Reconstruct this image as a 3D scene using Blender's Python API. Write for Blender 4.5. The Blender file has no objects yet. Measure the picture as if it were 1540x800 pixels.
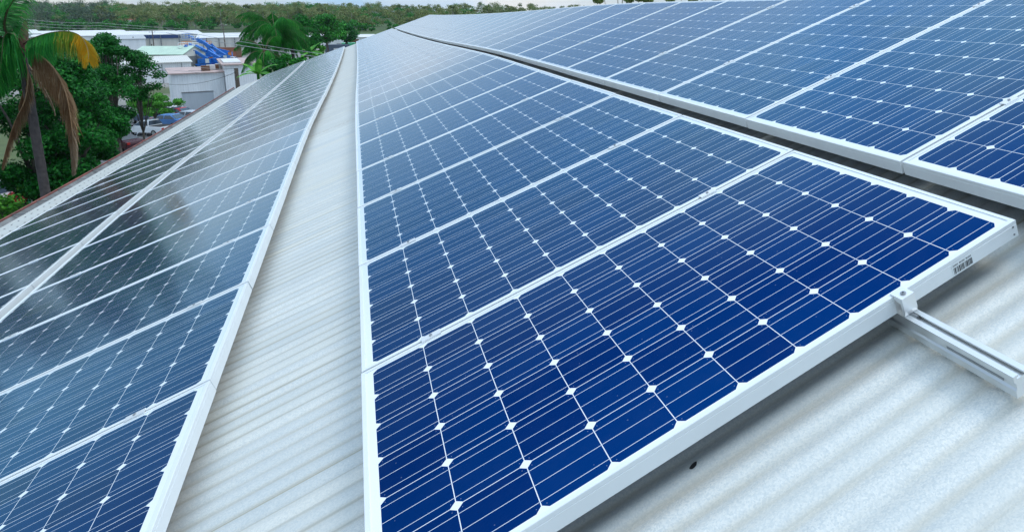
import bpy, bmesh, math, random
import numpy as np
from mathutils import Vector, Matrix
R_ = math.radians
random.seed(7); rng = np.random.default_rng(11)
SC = bpy.context.scene
COL = SC.collection

# ------------------------------------------------------------------ camera
CAMR = Matrix(((0.9156812947, 0.0682838986, -0.3960619594),
               (-0.4019051517, 0.1552693996, -0.9024210007),
               (-0.0001245215, 0.9855093722, 0.1696209355)))
CAML = Vector((0.0525836846, -1.2201855212, 1.0901646513))
FPX, PCX, PCY = 1062.9186, 1004.008, 200.0
cd = bpy.data.cameras.new('camera'); cam = bpy.data.objects.new('camera', cd); COL.objects.link(cam)
cam.matrix_world = Matrix.Translation(CAML) @ CAMR.to_4x4()
cd.sensor_width = 36; cd.lens = FPX / 1540 * 36
cd.shift_x = (770 - PCX) / 1540; cd.shift_y = -(400 - PCY) / 1540
cd.clip_start = .02; cd.clip_end = 5000
SC.camera = cam

# ------------------------------------------------------------------ world and sun
SUN_EL, SUN_AZ = 62, 100            # azimuth clockwise from +Y
w = bpy.data.worlds.new('World'); SC.world = w; w.use_nodes = True
nt = w.node_tree; nt.nodes.clear()
out = nt.nodes.new('ShaderNodeOutputWorld'); bg = nt.nodes.new('ShaderNodeBackground')
sky = nt.nodes.new('ShaderNodeTexSky'); sky.sky_type = 'NISHITA'; sky.sun_disc = False
sky.sun_elevation = R_(SUN_EL); sky.sun_rotation = R_(SUN_AZ); sky.air_density = 1.0; sky.dust_density = .5; sky.ozone_density = 3.0
tc = nt.nodes.new('ShaderNodeTexCoord')
mp = nt.nodes.new('ShaderNodeMapping'); mp.inputs['Scale'].default_value = (1, 1, 3.2); mp.inputs['Location'].default_value = (.35, .1, .2)
nz = nt.nodes.new('ShaderNodeTexNoise'); nz.inputs['Scale'].default_value = 2.1; nz.inputs['Detail'].default_value = 7; nz.inputs['Roughness'].default_value = .55
cr = nt.nodes.new('ShaderNodeValToRGB')
cr.color_ramp.elements[0].position = .34; cr.color_ramp.elements[0].color = (.5, .5, .5, 1)
cr.color_ramp.elements[1].position = .62; cr.color_ramp.elements[1].color = (1, 1, 1, 1)
nz2 = nt.nodes.new('ShaderNodeTexNoise'); nz2.inputs['Scale'].default_value = 4.5; nz2.inputs['Detail'].default_value = 6
cr2 = nt.nodes.new('ShaderNodeValToRGB')
cr2.color_ramp.elements[0].position = .35; cr2.color_ramp.elements[0].color = (3.5, 6.1, 9.2, 1)
cr2.color_ramp.elements[1].position = .65; cr2.color_ramp.elements[1].color = (7.8, 8.1, 8.3, 1)
sep = nt.nodes.new('ShaderNodeSeparateXYZ')
mr = nt.nodes.new('ShaderNodeMapRange'); mr.inputs[1].default_value = .05; mr.inputs[2].default_value = .9; mr.inputs[3].default_value = 1.0; mr.inputs[4].default_value = 2.25
mulz = nt.nodes.new('ShaderNodeVectorMath'); mulz.operation = 'SCALE'
mix = nt.nodes.new('ShaderNodeMix'); mix.data_type = 'RGBA'
L = nt.links.new
L(tc.outputs['Generated'], mp.inputs['Vector']); L(mp.outputs[0], nz.inputs['Vector']); L(mp.outputs[0], nz2.inputs['Vector'])
L(nz.outputs['Fac'], cr.inputs[0]); L(nz2.outputs['Fac'], cr2.inputs[0])
L(tc.outputs['Generated'], sep.inputs[0]); L(sep.outputs['Z'], mr.inputs[0])
L(cr2.outputs[0], mulz.inputs[0]); L(mr.outputs[0], mulz.inputs['Scale'])
cov = nt.nodes.new('ShaderNodeValToRGB'); el = cov.color_ramp.elements
el[0].position = 0.0; el[0].color = (.92,) * 3 + (1,); el[1].position = 1.0; el[1].color = (1,) * 3 + (1,)
for pz, cz in ((.06, .92), (.14, .16), (.28, .22), (.55, .88)):
    e = el.new(pz); e.color = (cz, cz, cz, 1)
L(sep.outputs['Z'], cov.inputs[0])
cm = nt.nodes.new('ShaderNodeMath'); cm.operation = 'MULTIPLY'; L(cr.outputs[0], cm.inputs[0]); L(cov.outputs[0], cm.inputs[1])
L(cm.outputs[0], mix.inputs['Factor']); L(sky.outputs[0], mix.inputs['A']); L(mulz.outputs[0], mix.inputs['B'])
L(mix.outputs['Result'], bg.inputs['Color']); bg.inputs['Strength'].default_value = .1
L(bg.outputs[0], out.inputs['Surface'])
sd = bpy.data.lights.new('sun', 'SUN'); sun = bpy.data.objects.new('sun', sd); COL.objects.link(sun)
sd.energy = 1.05; sd.angle = R_(24); sd.color = (1, .95, .86)
sdir = Vector((math.sin(R_(SUN_AZ)) * math.cos(R_(SUN_EL)), math.cos(R_(SUN_AZ)) * math.cos(R_(SUN_EL)), math.sin(R_(SUN_EL))))
sun.rotation_euler = sdir.to_track_quat('Z', 'Y').to_euler()
SC.view_settings.view_transform = 'Standard'; SC.view_settings.look = 'None'
SC.view_settings.exposure = 0.2; SC.view_settings.gamma = 1; SC.view_settings.use_curve_mapping = False

# ------------------------------------------------------------------ geometry helpers
GZ = CAML.z - 12.0                  # ground level of the yards below
def ray(x, y):
    return CAMR @ Vector(((x - PCX) / FPX, -(y - PCY) / FPX, -1))
def P(x, y, d):                     # world point at depth d
    return CAML + ray(x, y) * d
def G(x, y, z=None):                # world point on the ground
    r = ray(x, y); return CAML + r * (((GZ if z is None else z) - CAML.z) / r.z)
def dep(y):                         # depth at which the ground shows at image row y (level horizon)
    return 12.0 * FPX / ((y - 17.0) * 0.9855)
SL = R_(20.3)
A3 = Matrix(((math.cos(SL), 0, -math.sin(SL)), (0, 1, 0), (math.sin(SL), 0, math.cos(SL))))
_sv = [-6, -1, 5, 6.5, 8, 9.6, 12, 14.9, 19, 23.4, 28, 34, 40]
_sw = [0, 0, .002, .004, -.008, -.035, -.085, -.136, -.19, -.235, -.265, -.285, -.29]
PIT, PH0 = .0745, .02525           # corrugation pitch and the position of one crest
def crest(v): return round((v - PH0) / PIT) * PIT + PH0
def sag(v):
    h = .6                           # smoothed roof sag along the building
    return float(np.mean([np.interp(v + k * h, _sv, _sw) for k in (-1, -.5, 0, .5, 1)]))
def RF(u, v, ww=0.0):               # roof coordinates -> world (u up the slope, v along, w off the sheet)
    return A3 @ Vector((u, v, ww + sag(v)))

class MB:
    def __init__(s): s.v = []; s.f = []; s.mi = []; s.uv = None
    def face(s, pts, m=0):
        n = len(s.v); s.v += [tuple(p) for p in pts]; s.f.append(tuple(range(n, n + len(pts)))); s.mi.append(m)
    def box(s, c, size, rot=None, m=0):
        hx, hy, hz = [k / 2 for k in size]; c = Vector(c); n = len(s.v)
        for sx in (-1, 1):
            for sy in (-1, 1):
                for sz in (-1, 1):
                    p = Vector((sx * hx, sy * hy, sz * hz))
                    if rot is not None: p = rot @ p
                    s.v.append(tuple(c + p))
        for q in ((0, 1, 3, 2), (4, 6, 7, 5), (0, 4, 5, 1), (2, 3, 7, 6), (0, 2, 6, 4), (1, 5, 7, 3)):
            s.f.append(tuple(n + k for k in q)); s.mi.append(m)
        return s
    def prism(s, prof, a, b, X, Y, m=0, cap=True):   # profile (x,y) in axes X,Y swept from a to b
        a, b, X, Y = map(Vector, (a, b, X, Y)); n = len(s.v); k = len(prof)
        for o in (a, b):
            for (x, y) in prof: s.v.append(tuple(o + X * x + Y * y))
        for i in range(k):
            j = (i + 1) % k; s.f.append((n + i, n + j, n + k + j, n + k + i)); s.mi.append(m)
        if cap:
            s.f.append(tuple(n + i for i in range(k))[::-1]); s.f.append(tuple(n + k + i for i in range(k))); s.mi += [m, m]
        return s
    def tube(s, pts, rad, seg=8, m=0):
        pts = [Vector(p) for p in pts]; n0 = len(s.v); K = len(pts)
        if not hasattr(rad, '__len__'): rad = [rad] * K
        for i, p in enumerate(pts):
            t = (pts[min(i + 1, K - 1)] - pts[max(i - 1, 0)]).normalized()
            a = t.orthogonal().normalized() if abs(t.z) > .9 else t.cross(Vector((0, 0, 1))).normalized()
            b = t.cross(a)
            for j in range(seg):
                q = 2 * math.pi * j / seg; s.v.append(tuple(p + (a * math.cos(q) + b * math.sin(q)) * rad[i]))
        for i in range(K - 1):
            for j in range(seg):
                k = (j + 1) % seg
                s.f.append((n0 + i * seg + j, n0 + i * seg + k, n0 + (i + 1) * seg + k, n0 + (i + 1) * seg + j)); s.mi.append(m)
        s.f.append(tuple(n0 + j for j in range(seg))[::-1]); s.f.append(tuple(n0 + (K - 1) * seg + j for j in range(seg))); s.mi += [m, m]
        return s
    def disc(s, c, axis, r, h, seg=16, m=0):
        c = Vector(c); ax = Vector(axis).normalized(); return s.tube([c - ax * h / 2, c + ax * h / 2], r, seg, m)
    def build(s, name, mat, parent=None, origin=None, smooth=False):
        me = bpy.data.meshes.new(name)
        vv = s.v
        if origin is not None:
            o = Vector(origin); vv = [tuple(Vector(p) - o) for p in s.v]
        me.from_pydata(vv, [], s.f); me.update()
        mats = mat if isinstance(mat, (list, tuple)) else [mat]
        for q in mats: me.materials.append(q)
        if len(mats) > 1: me.polygons.foreach_set('material_index', s.mi)
        bm = bmesh.new(); bm.from_mesh(me); bmesh.ops.recalc_face_normals(bm, faces=bm.faces[:]); bm.to_mesh(me); bm.free()
        if smooth: me.polygons.foreach_set('use_smooth', [True] * len(me.polygons))
        o = bpy.data.objects.new(name, me); COL.objects.link(o)
        if parent is not None: o.parent = parent
        elif origin is not None: o.location = origin
        return o
def npmesh(name, V, F, mat, parent=None, loc=None, attr=None):   # V (n,3), F (m,4)
    me = bpy.data.meshes.new(name); V = np.asarray(V, np.float32); F = np.asarray(F, np.int32)
    me.vertices.add(len(V)); me.vertices.foreach_set('co', V.ravel())
    k = F.shape[1]; me.loops.add(F.size); me.loops.foreach_set('vertex_index', F.ravel())
    me.polygons.add(len(F)); me.polygons.foreach_set('loop_start', np.arange(0, F.size, k, dtype=np.int32))
    me.update(calc_edges=True); me.validate()
    me.materials.append(mat)
    o = bpy.data.objects.new(name, me); COL.objects.link(o)
    if parent is not None: o.parent = parent
    if loc is not None: o.location = loc
    return o
def tag(o, label=None, cat=None, group=None, kind=None):
    if label: o['label'] = label
    if cat: o['category'] = cat
    if group: o['group'] = group
    if kind: o['kind'] = kind
    return o
def thing(name, label, cat, loc, group=None, rotz=0.0):
    o = bpy.data.objects.new(name, None); COL.objects.link(o); o.location = loc; o.rotation_euler = (0, 0, rotz)
    o.empty_display_size = .2
    return tag(o, label, cat, group)

# ------------------------------------------------------------------ materials
class NB:
    def __init__(s, name):
        s.m = bpy.data.materials.new(name); s.m.use_nodes = True; s.t = s.m.node_tree
        s.b = s.t.nodes['Principled BSDF']
    def n(s, t, **kw):
        q = s.t.nodes.new(t)
        for k, v in kw.items(): setattr(q, k, v)
        return q
    def l(s, a, b): s.t.links.new(a, b)
    def put(s, sock, v):
        if hasattr(v, 'is_linked') or isinstance(v, bpy.types.NodeSocket): s.l(v, sock)
        else: sock.default_value = v
    def ma(s, op, a, b=None, c=None):
        q = s.n('ShaderNodeMath', operation=op); s.put(q.inputs[0], a)
        if b is not None: s.put(q.inputs[1], b)
        if c is not None: s.put(q.inputs[2], c)
        return q.outputs[0]
    def mixc(s, f, a, b, blend='MIX'):
        q = s.n('ShaderNodeMix', data_type='RGBA', blend_type=blend); s.put(q.inputs['Factor'], f)
        for k, v in (('A', a), ('B', b)):
            if isinstance(v, tuple): q.inputs[k].default_value = (*v[:3], 1)
            else: s.l(v, q.inputs[k])
        return q.outputs['Result']
    def noise(s, scale, vec=None, detail=4, rough=.55, dist=0):
        q = s.n('ShaderNodeTexNoise'); q.inputs['Scale'].default_value = scale; q.inputs['Detail'].default_value = detail
        q.inputs['Roughness'].default_value = rough; q.inputs['Distortion'].default_value = dist
        if vec is not None: s.l(vec, q.inputs['Vector'])
        return q.outputs['Fac']
    def ramp(s, f, p0, p1):
        q = s.n('ShaderNodeMapRange'); q.inputs[1].default_value = p0; q.inputs[2].default_value = p1; s.l(f, q.inputs[0]); return q.outputs[0]
    def coord(s, kind='Object'): return s.n('ShaderNodeTexCoord').outputs[kind]
    def bump(s, h, strength=.2, dist=.01):
        q = s.n('ShaderNodeBump'); q.inputs['Strength'].default_value = strength; q.inputs['Distance'].default_value = dist
        s.l(h, q.inputs['Height']); s.l(q.outputs[0], s.b.inputs['Normal'])
    def set(s, col=None, rough=None, metal=None, spec=None):
        if col is not None: s.put(s.b.inputs['Base Color'], (*col, 1) if isinstance(col, tuple) else col)
        if rough is not None: s.put(s.b.inputs['Roughness'], rough)
        if metal is not None: s.put(s.b.inputs['Metallic'], metal)
        if spec is not None: s.put(s.b.inputs['Specular IOR Level'], spec)
        return s.m
def plain(name, c, rough=.6, metal=0., var=.18, scale=3., spec=.5):
    q = NB(name); f = q.noise(scale, q.coord(), 5)
    a = tuple(k * (1 - var) for k in c); b = tuple(min(1, k * (1 + var)) for k in c)
    return q.set(q.mixc(q.ramp(f, .3, .7), a, b), rough, metal, spec)

def m_cells():
    q = NB('solar_cells'); uv = q.n('ShaderNodeUVMap').outputs[0]
    sp = q.n('ShaderNodeSeparateXYZ'); q.l(uv, sp.inputs[0]); pc = .158
    def axis(s, n):
        t = q.ma('DIVIDE', s, pc); fl = q.ma('FLOOR', t)
        ins = q.ma('MULTIPLY', q.ma('GREATER_THAN', t, 0.0), q.ma('LESS_THAN', t, float(n)))
        loc = q.ma('MULTIPLY', q.ma('SUBTRACT', q.ma('SUBTRACT', t, fl), .5), pc)
        return fl, ins, loc
    fx, ix, a = axis(sp.outputs[0], 10); fy, iy, b = axis(sp.outputs[1], 6)
    aa = q.ma('ABSOLUTE', a); ab = q.ma('ABSOLUTE', b)
    cell = q.ma('MULTIPLY', q.ma('LESS_THAN', aa, .0780), q.ma('LESS_THAN', ab, .0780))
    cell = q.ma('MULTIPLY', cell, q.ma('LESS_THAN', q.ma('ADD', aa, ab), .1425))
    cell = q.ma('MULTIPLY', cell, q.ma('MULTIPLY', ix, iy))
    bus = q.ma('MAXIMUM', q.ma('LESS_THAN', ab, .00075), q.ma('LESS_THAN', q.ma('ABSOLUTE', q.ma('SUBTRACT', ab, .052)), .00075))
    da = q.ma('SUBTRACT', aa, .0675); db = q.ma('SUBTRACT', ab, .0655)
    dot = q.ma('LESS_THAN', q.ma('ADD', q.ma('MULTIPLY', da, da), q.ma('MULTIPLY', db, db)), .0011 ** 2)
    silver = q.ma('MULTIPLY', q.ma('MULTIPLY', bus, q.ma('LESS_THAN', aa, .0772)), q.ma('MULTIPLY', ix, iy))
    oi = q.n('ShaderNodeObjectInfo')
    cv = q.n('ShaderNodeCombineXYZ'); q.l(fx, cv.inputs[0]); q.l(fy, cv.inputs[1]); q.l(q.ma('MULTIPLY', oi.outputs['Random'], 97.), cv.inputs[2])
    wn = q.n('ShaderNodeTexWhiteNoise', noise_dimensions='3D'); q.l(cv.outputs[0], wn.inputs['Vector'])
    r = wn.outputs['Value']
    amt = q.ma('MULTIPLY', q.ma('POWER', r, 2.2), q.ramp(oi.outputs['Random'], .15, 1.0))
    # dark silicon with a blue, slightly glossy anti-reflection coating: the blue is coated silicon mirroring the sky
    base = q.mixc(amt, (.0003, .0045, .026), (.0030, .0045, .016)); tint = q.mixc(amt, (.0006, .0195, .100), (.0140, .0200, .068))
    wn2 = q.n('ShaderNodeTexWhiteNoise', noise_dimensions='4D'); q.l(cv.outputs[0], wn2.inputs['Vector']); wn2.inputs['W'].default_value = 3
    tint = q.mixc(q.ma('MULTIPLY', wn2.outputs['Value'], .75), tint, (.0006, .0340, .140))
    fing = q.ma('LESS_THAN', q.ma('PINGPONG', a, .0012), .00011)
    base = q.mixc(q.ma('MULTIPLY', fing, .22), base, (.02, .09, .30))
    dust = q.noise(9, uv, 6, .7); base = q.mixc(q.ma('MULTIPLY', q.ramp(dust, .45, .85), .015), base, (.30, .36, .42))
    spk = q.n('ShaderNodeTexVoronoi'); spk.inputs['Scale'].default_value = 26; q.l(uv, spk.inputs['Vector'])
    base = q.mixc(q.ma('MULTIPLY', q.ma('LESS_THAN', spk.outputs['Distance'], .045), .25), base, (.35, .40, .44))      # specks of dirt
    base = q.mixc(q.ma('MULTIPLY', dot, .35), base, (.5, .6, .7))
    sheet = q.mixc(q.noise(6, uv, 3), (.74, .76, .78), (.79, .81, .82))
    col = q.mixc(cell, sheet, base); col = q.mixc(silver, col, (.66, .71, .76))
    q.set(col, .5); q.b.inputs['Specular IOR Level'].default_value = 0.0
    blue = q.n('ShaderNodeBsdfGlossy'); q.l(q.mixc(q.ma('MULTIPLY', cell, q.ma('SUBTRACT', 1.0, silver)), (0, 0, 0), tint), blue.inputs['Color']); blue.inputs['Roughness'].default_value = .32
    add = q.n('ShaderNodeAddShader'); q.l(q.b.outputs[0], add.inputs[0]); q.l(blue.outputs[0], add.inputs[1])
    # anti-reflective solar glass: almost no reflection face-on, strong towards grazing
    lw = q.n('ShaderNodeLayerWeight'); lw.inputs['Blend'].default_value = .5
    refl = q.ma('ADD', q.ma('POWER', q.ramp(lw.outputs['Facing'], .46, 1.0), 1.8), .0)
    gl = q.n('ShaderNodeBsdfGlossy'); q.l(q.mixc(q.ramp(refl, .25, .75), (.43, .84, 1.0), (.97, .98, 1.0)), gl.inputs['Color']); q.l(q.ma('ADD', .10, q.ma('MULTIPLY', dust, .07)), gl.inputs['Roughness'])
    ms = q.n('ShaderNodeMixShader'); q.l(refl, ms.inputs[0]); q.l(add.outputs[0], ms.inputs[1]); q.l(gl.outputs[0], ms.inputs[2])
    o = [k for k in q.t.nodes if k.type == 'OUTPUT_MATERIAL'][0]; q.l(ms.outputs[0], o.inputs['Surface'])
    return q.m
def m_alu(name, c, rough=.42, metal=.25):
    q = NB(name); co = q.coord(); f = q.noise(5, co, 5); g = q.noise(60, co, 3)
    col = q.mixc(q.ramp(f, .3, .75), tuple(k * .93 for k in c), c)
    q.set(col, q.ma('ADD', rough - .06, q.ma('MULTIPLY', g, .12)), metal); return q.m
def m_roof():
    q = NB('galvanised_sheet'); uv = q.n('ShaderNodeUVMap').outputs[0]   # uv: u along slope, v along building in metres
    sp = q.n('ShaderNodeSeparateXYZ'); q.l(uv, sp.inputs[0]); vv = sp.outputs[1]
    ph = q.ma('MULTIPLY', q.ma('SUBTRACT', vv, PH0), 2 * math.pi / PIT); hgt = q.ma('COSINE', ph)          # 1 on the crest, -1 in the valley
    def strv(su, sv, off=0.):
        c = q.n('ShaderNodeMapping'); c.inputs['Scale'].default_value = (su, sv, 1); c.inputs['Location'].default_value = (off, off * .7, 0); q.l(uv, c.inputs['Vector']); return c.outputs[0]
    col = q.mixc(q.ramp(q.noise(1, strv(1.2, 3.), 5), .3, .72), (.60, .60, .555), (.71, .705, .65))
    spang = q.n('ShaderNodeTexVoronoi'); spang.inputs['Scale'].default_value = 300; q.l(uv, spang.inputs['Vector'])
    sb = q.n('ShaderNodeSeparateColor'); q.l(spang.outputs['Color'], sb.inputs[0])
    col = q.mixc(q.ma('MULTIPLY', sb.outputs[0], .46), col, (.30, .37, .40))
    col = q.mixc(q.ma('MULTIPLY', q.ramp(q.noise(160, uv, 4, .8), .45, .75), .22), col, (.84, .87, .87))
    cvv = q.n('ShaderNodeCombineXYZ'); q.l(q.ma('FLOOR', q.ma('ADD', q.ma('DIVIDE', q.ma('SUBTRACT', vv, PH0), PIT), .5)), cvv.inputs[0]); wnv = q.n('ShaderNodeTexWhiteNoise', noise_dimensions='3D'); q.l(cvv.outputs[0], wnv.inputs['Vector'])
    col = q.mixc(q.ma('MULTIPLY', q.ramp(wnv.outputs['Value'], .45, 1.0), q.ma('MULTIPLY', q.ramp(q.noise(1, strv(.8, 2., 6.), 4), .3, .7), .75)), col, (.66, .64, .55))
    wn3 = q.n('ShaderNodeTexWhiteNoise', noise_dimensions='4D'); q.l(cvv.outputs[0], wn3.inputs['Vector']); wn3.inputs['W'].default_value = 5
    col = q.mixc(q.ma('MULTIPLY', wn3.outputs['Value'], .28), col, (.36, .42, .44))
    # tan dirt lying along the valleys, stronger here and there
    val = q.ramp(hgt, -.1, -1.0); st = q.ramp(q.noise(1, strv(.9, 9., 3.), 5, .65), .34, .60)
    col = q.mixc(q.ma('MULTIPLY', q.ma('MULTIPLY', val, st), .42), col, (.43, .38, .27))
    col = q.mixc(q.ma('MULTIPLY', q.ramp(q.noise(1, strv(.7, 4., 8.), 6, .7), .5, .8), .30), col, (.66, .63, .54))
    thin = q.ma('MULTIPLY', q.ramp(hgt, -.80, -1.0), q.ramp(q.noise(1, strv(.35, 5., 5.), 4, .6), .25, .6))
    col = q.mixc(q.ma('MULTIPLY', q.ma('MULTIPLY', thin, q.ma('MULTIPLY', q.ma('POWER', wnv.outputs['Value'], 1.4), q.ma('ADD', .25, q.ma('MULTIPLY', q.ma('GREATER_THAN', vv, .05), .65)))), 1.0), col, (.25, .25, .20))  # thin valley grime, strengthened behind the front edge as painted crease shading
    # lap joint of two sheets, every tenth corrugation, with a dirty edge
    lap = q.ma('LESS_THAN', q.ma('ABSOLUTE', q.ma('SUBTRACT', q.ma('MODULO', q.ma('ADD', vv, 74.5 - PH0), PIT * 9), (.13 + 74.5 - PH0) % (PIT * 9))), .0035)
    col = q.mixc(q.ma('MULTIPLY', lap, .6), col, (.26, .23, .13))
    far = q.ma('MULTIPLY', q.ramp(vv, 7.2, 9.0), q.ramp(q.noise(1, strv(3., 5., 2.), 6, .7), .25, .65)); col = q.mixc(q.ma('MULTIPLY', far, .55), col, (.43, .41, .35))
    # a grimy band of lichen across the sheets beside the clear strip
    bd = q.ma('ADD', vv, q.ma('MULTIPLY', q.noise(7, uv, 3), .25)); band = q.ma('SUBTRACT', 1.0, q.ma('MINIMUM', 1.0, q.ma('DIVIDE', q.ma('ABSOLUTE', q.ma('SUBTRACT', bd, 7.75)), .22)))
    band = q.ma('MULTIPLY', band, q.ramp(q.noise(45, uv, 4, .7), .42, .62))
    col = q.mixc(q.ma('MULTIPLY', band, .55), col, (.36, .30, .22))
    q.set(col, .52, .12); q.bump(q.noise(190, uv, 3), .10, .002)
    return q.m
def m_leaf(name, a, b, c, scale=.6, rough=.5, trans=.25):
    q = NB(name); co = q.coord()
    f = q.noise(scale, co, 3); g = q.n('ShaderNodeTexWhiteNoise', noise_dimensions='3D')
    pr = q.n('ShaderNodeNewGeometry').outputs['Random Per Island']
    col = q.mixc(q.ramp(f, .35, .65), a, b); col = q.mixc(q.ma('POWER', pr, 2.5), col, c)
    q.set(col, rough, spec=.15); t = q.t
    tr = q.n('ShaderNodeBsdfTranslucent'); q.l(col, tr.inputs['Color']); ms = q.n('ShaderNodeMixShader'); ms.inputs[0].default_value = trans
    o = [k for k in t.nodes if k.type == 'OUTPUT_MATERIAL'][0]
    q.l(q.b.outputs[0], ms.inputs[1]); q.l(tr.outputs[0], ms.inputs[2]); q.l(ms.outputs[0], o.inputs['Surface'])
    return q.m
def m_ribbed(name, c, axis='X', pitch=.2, rough=.5, metal=.1, dirt=.2):
    q = NB(name); co = q.coord(); sp = q.n('ShaderNodeSeparateXYZ'); q.l(co, sp.inputs[0])
    s = q.ma('SINE', q.ma('MULTIPLY', sp.outputs[{'X': 0, 'Y': 1, 'Z': 2}[axis]], 2 * math.pi / pitch))
    mpn = q.n('ShaderNodeMapping'); mpn.inputs['Scale'].default_value = (.9, .9, .15); q.l(co, mpn.inputs['Vector'])
    f = q.noise(1.0, mpn.outputs[0], 6, .65)
    col = q.mixc(q.ramp(f, .35, .75), c, tuple(k * (1 - dirt) for k in c))
    q.set(col, rough, metal); q.bump(s, .35, .03); return q.m

M = {}
M['cells'] = m_cells(); M['frame'] = m_alu('anodised_frame', (.76, .79, .79), .42, .12)
M['alu'] = plain('bare_aluminium', (.74, .75, .74), .28, .8, .05, 2); M['alu_white'] = m_alu('clamp_aluminium', (.82, .83, .82), .32, .5)
M['steel'] = plain('dull_steel', (.35, .36, .37), .35, .9); M['black'] = plain('black_rubber', (.012, .012, .013), .7)
M['dark'] = plain('dark_grime', (.03, .03, .032), .8); M['roof'] = m_roof()
M['gutter_red'] = plain('red_oxide_paint', (.22, .070, .050), .6, var=.5, scale=3); M['gutter_in'] = plain('grimy_gutter_steel', (.20, .205, .20), .7, .1, .35, 4)
M['rust'] = plain('rusty_dirt', (.16, .085, .05), .85, var=.5, scale=8)
M['ink'] = plain('sticker_ink', (.02, .022, .025), .5); M['paper'] = plain('sticker_film', (.70, .74, .74), .4, var=.04)
M['wall_pale'] = m_ribbed('pale_wall_sheet', (.84, .86, .87), 'X', .25); M['wall_white'] = m_ribbed('white_wall_sheet', (.80, .80, .79), 'X', .3)
M['wall_cream'] = m_ribbed('cream_wall', (.70, .68, .62), 'X', .3); M['wall_grey'] = m_ribbed('grey_zinc_wall', (.20, .21, .21), 'X', .35, dirt=.45)
M['roof_green'] = m_ribbed('mint_roof', (.50, .66, .52), 'X', .4); M['roof_pink'] = m_ribbed('faded_pink_roof', (.55, .40, .36), 'Y', .5, dirt=.35)
M['roof_white'] = m_ribbed('white_roof', (.74, .74, .72), 'X', .5); M['roof_grey'] = m_ribbed('grey_roof', (.45, .47, .48), 'X', .5)
M['door_grey'] = m_ribbed('roller_door_slats', (.47, .52, .56), 'Z', .12); M['navy'] = plain('navy_fascia', (.02, .05, .16), .5)
M['slate'] = m_ribbed('slate_sheet', (.14, .19, .27), 'X', .3); M['brick_red'] = plain('red_tile', (.45, .12, .07), .7)
M['blue_paint'] = plain('machine_blue', (.015, .16, .55), .35, var=.25); M['orange_paint'] = plain('machine_orange', (.65, .20, .04), .45)
M['orange_rust'] = m_ribbed('container_rust', (.42, .14, .07), 'X', .28, dirt=.4); M['white_paint'] = plain('white_paint', (.80, .80, .79), .3, var=.04)
M['green_paint'] = plain('bright_green_paint', (.05, .38, .18), .45)
M['glass_dark'] = plain('tinted_glass', (.02, .035, .05), .06, spec=.8); M['tyre'] = plain('tyre', (.018, .018, .018), .8)
M['rim'] = plain('wheel_rim', (.45, .46, .47), .3, .7); M['lamp_clear'] = plain('headlight_lens', (.75, .77, .78), .1); M['lamp_red'] = plain('tail_light_lens', (.4, .015, .01), .2)
M['timber'] = plain('weathered_timber', (.12, .095, .075), .85, var=.35, scale=5); M['wire'] = plain('cable_grey', (.40, .41, .42), .5)
M['wire_dark'] = plain('cable_dark', (.05, .05, .055), .6)
M['bark'] = plain('grey_bark', (.10, .085, .07), .9, var=.45, scale=4); M['bark_pale'] = plain('pale_gum_bark', (.34, .31, .27), .8, var=.35, scale=2)
M['palm_trunk'] = plain('palm_trunk', (.055, .045, .042), .9, var=.4, scale=9); M['palm_sheath'] = plain('palm_spear_sheath', (.13, .05, .035), .7, var=.4, scale=8)
M['leaf_dark'] = m_leaf('leaf_dark', (.004, .060, .012), (.011, .130, .020), (.035, .26, .030), .8)
M['leaf_mid'] = m_leaf('leaf_mid', (.008, .105, .014), (.020, .20, .020), (.07, .36, .035), .8)
M['leaf_bright'] = m_leaf('leaf_bright', (.04, .20, .02), (.07, .30, .03), (.16, .42, .06), 1.2)
M['leaf_gum'] = m_leaf('leaf_gum', (.080, .160, .040), (.19, .24, .070), (.32, .31, .13), .10, .6)
M['leaf_gum_haze'] = m_leaf('leaf_gum_haze', (.055, .110, .075), (.095, .145, .085), (.14, .18, .10), .10, .6)  # distance haze of the left treeline put into the leaf colour
M['frond_green'] = m_leaf('frond_green', (.010, .12, .022), (.022, .22, .035), (.07, .36, .05), 2.)
M['frond_yellow'] = m_leaf('frond_yellow', (.50, .28, .012), (.66, .36, .02), (.45, .38, .05), 2.)
M['frond_yellowgreen'] = m_leaf('frond_yellowgreen', (.08, .22, .02), (.16, .28, .03), (.40, .30, .04), 2.)
M['frond_brown'] = m_leaf('frond_brown', (.25, .135, .06), (.36, .215, .11), (.50, .36, .22), 2., .7)
M['frond_straw'] = m_leaf('frond_straw', (.34, .24, .15), (.42, .32, .22), (.50, .42, .32), 2., .7)
M['frond_fresh'] = m_leaf('frond_fresh', (.018, .20, .03), (.04, .32, .05), (.12, .46, .07), 2.)
M['rachis'] = plain('frond_stem', (.10, .075, .035), .6)

# ------------------------------------------------------------------ ground (one sheet), car park
def m_ground():
    q = NB('ground_mix'); co = q.coord()
    f = q.noise(.018, co, 6); g = q.noise(.6, co, 6, .7); h = q.noise(.05, co, 5)
    col = q.mixc(q.ramp(g, .3, .7), (.05, .075, .022), (.09, .12, .035)); conc = q.mixc(q.ramp(g, .3, .7), (.20, .195, .18), (.29, .28, .26))
    col = q.mixc(q.ramp(f, .44, .5), col, conc); col = q.mixc(q.ma('MULTIPLY', q.ramp(h, .55, .7), .5), col, (.17, .13, .09))
    return q.set(col, .9)
S = 3500
o = MB(); o.face([(-S, -S, GZ), (S, -S, GZ), (S, S, GZ), (-S, S, GZ)]); tag(o.build('ground', m_ground()), kind='structure')
def m_asphalt():
    q = NB('asphalt'); co = q.coord(); return q.set(q.mixc(q.noise(.8, co, 7, .7), (.075, .077, .08), (.14, .14, .14)), .85)
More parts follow.
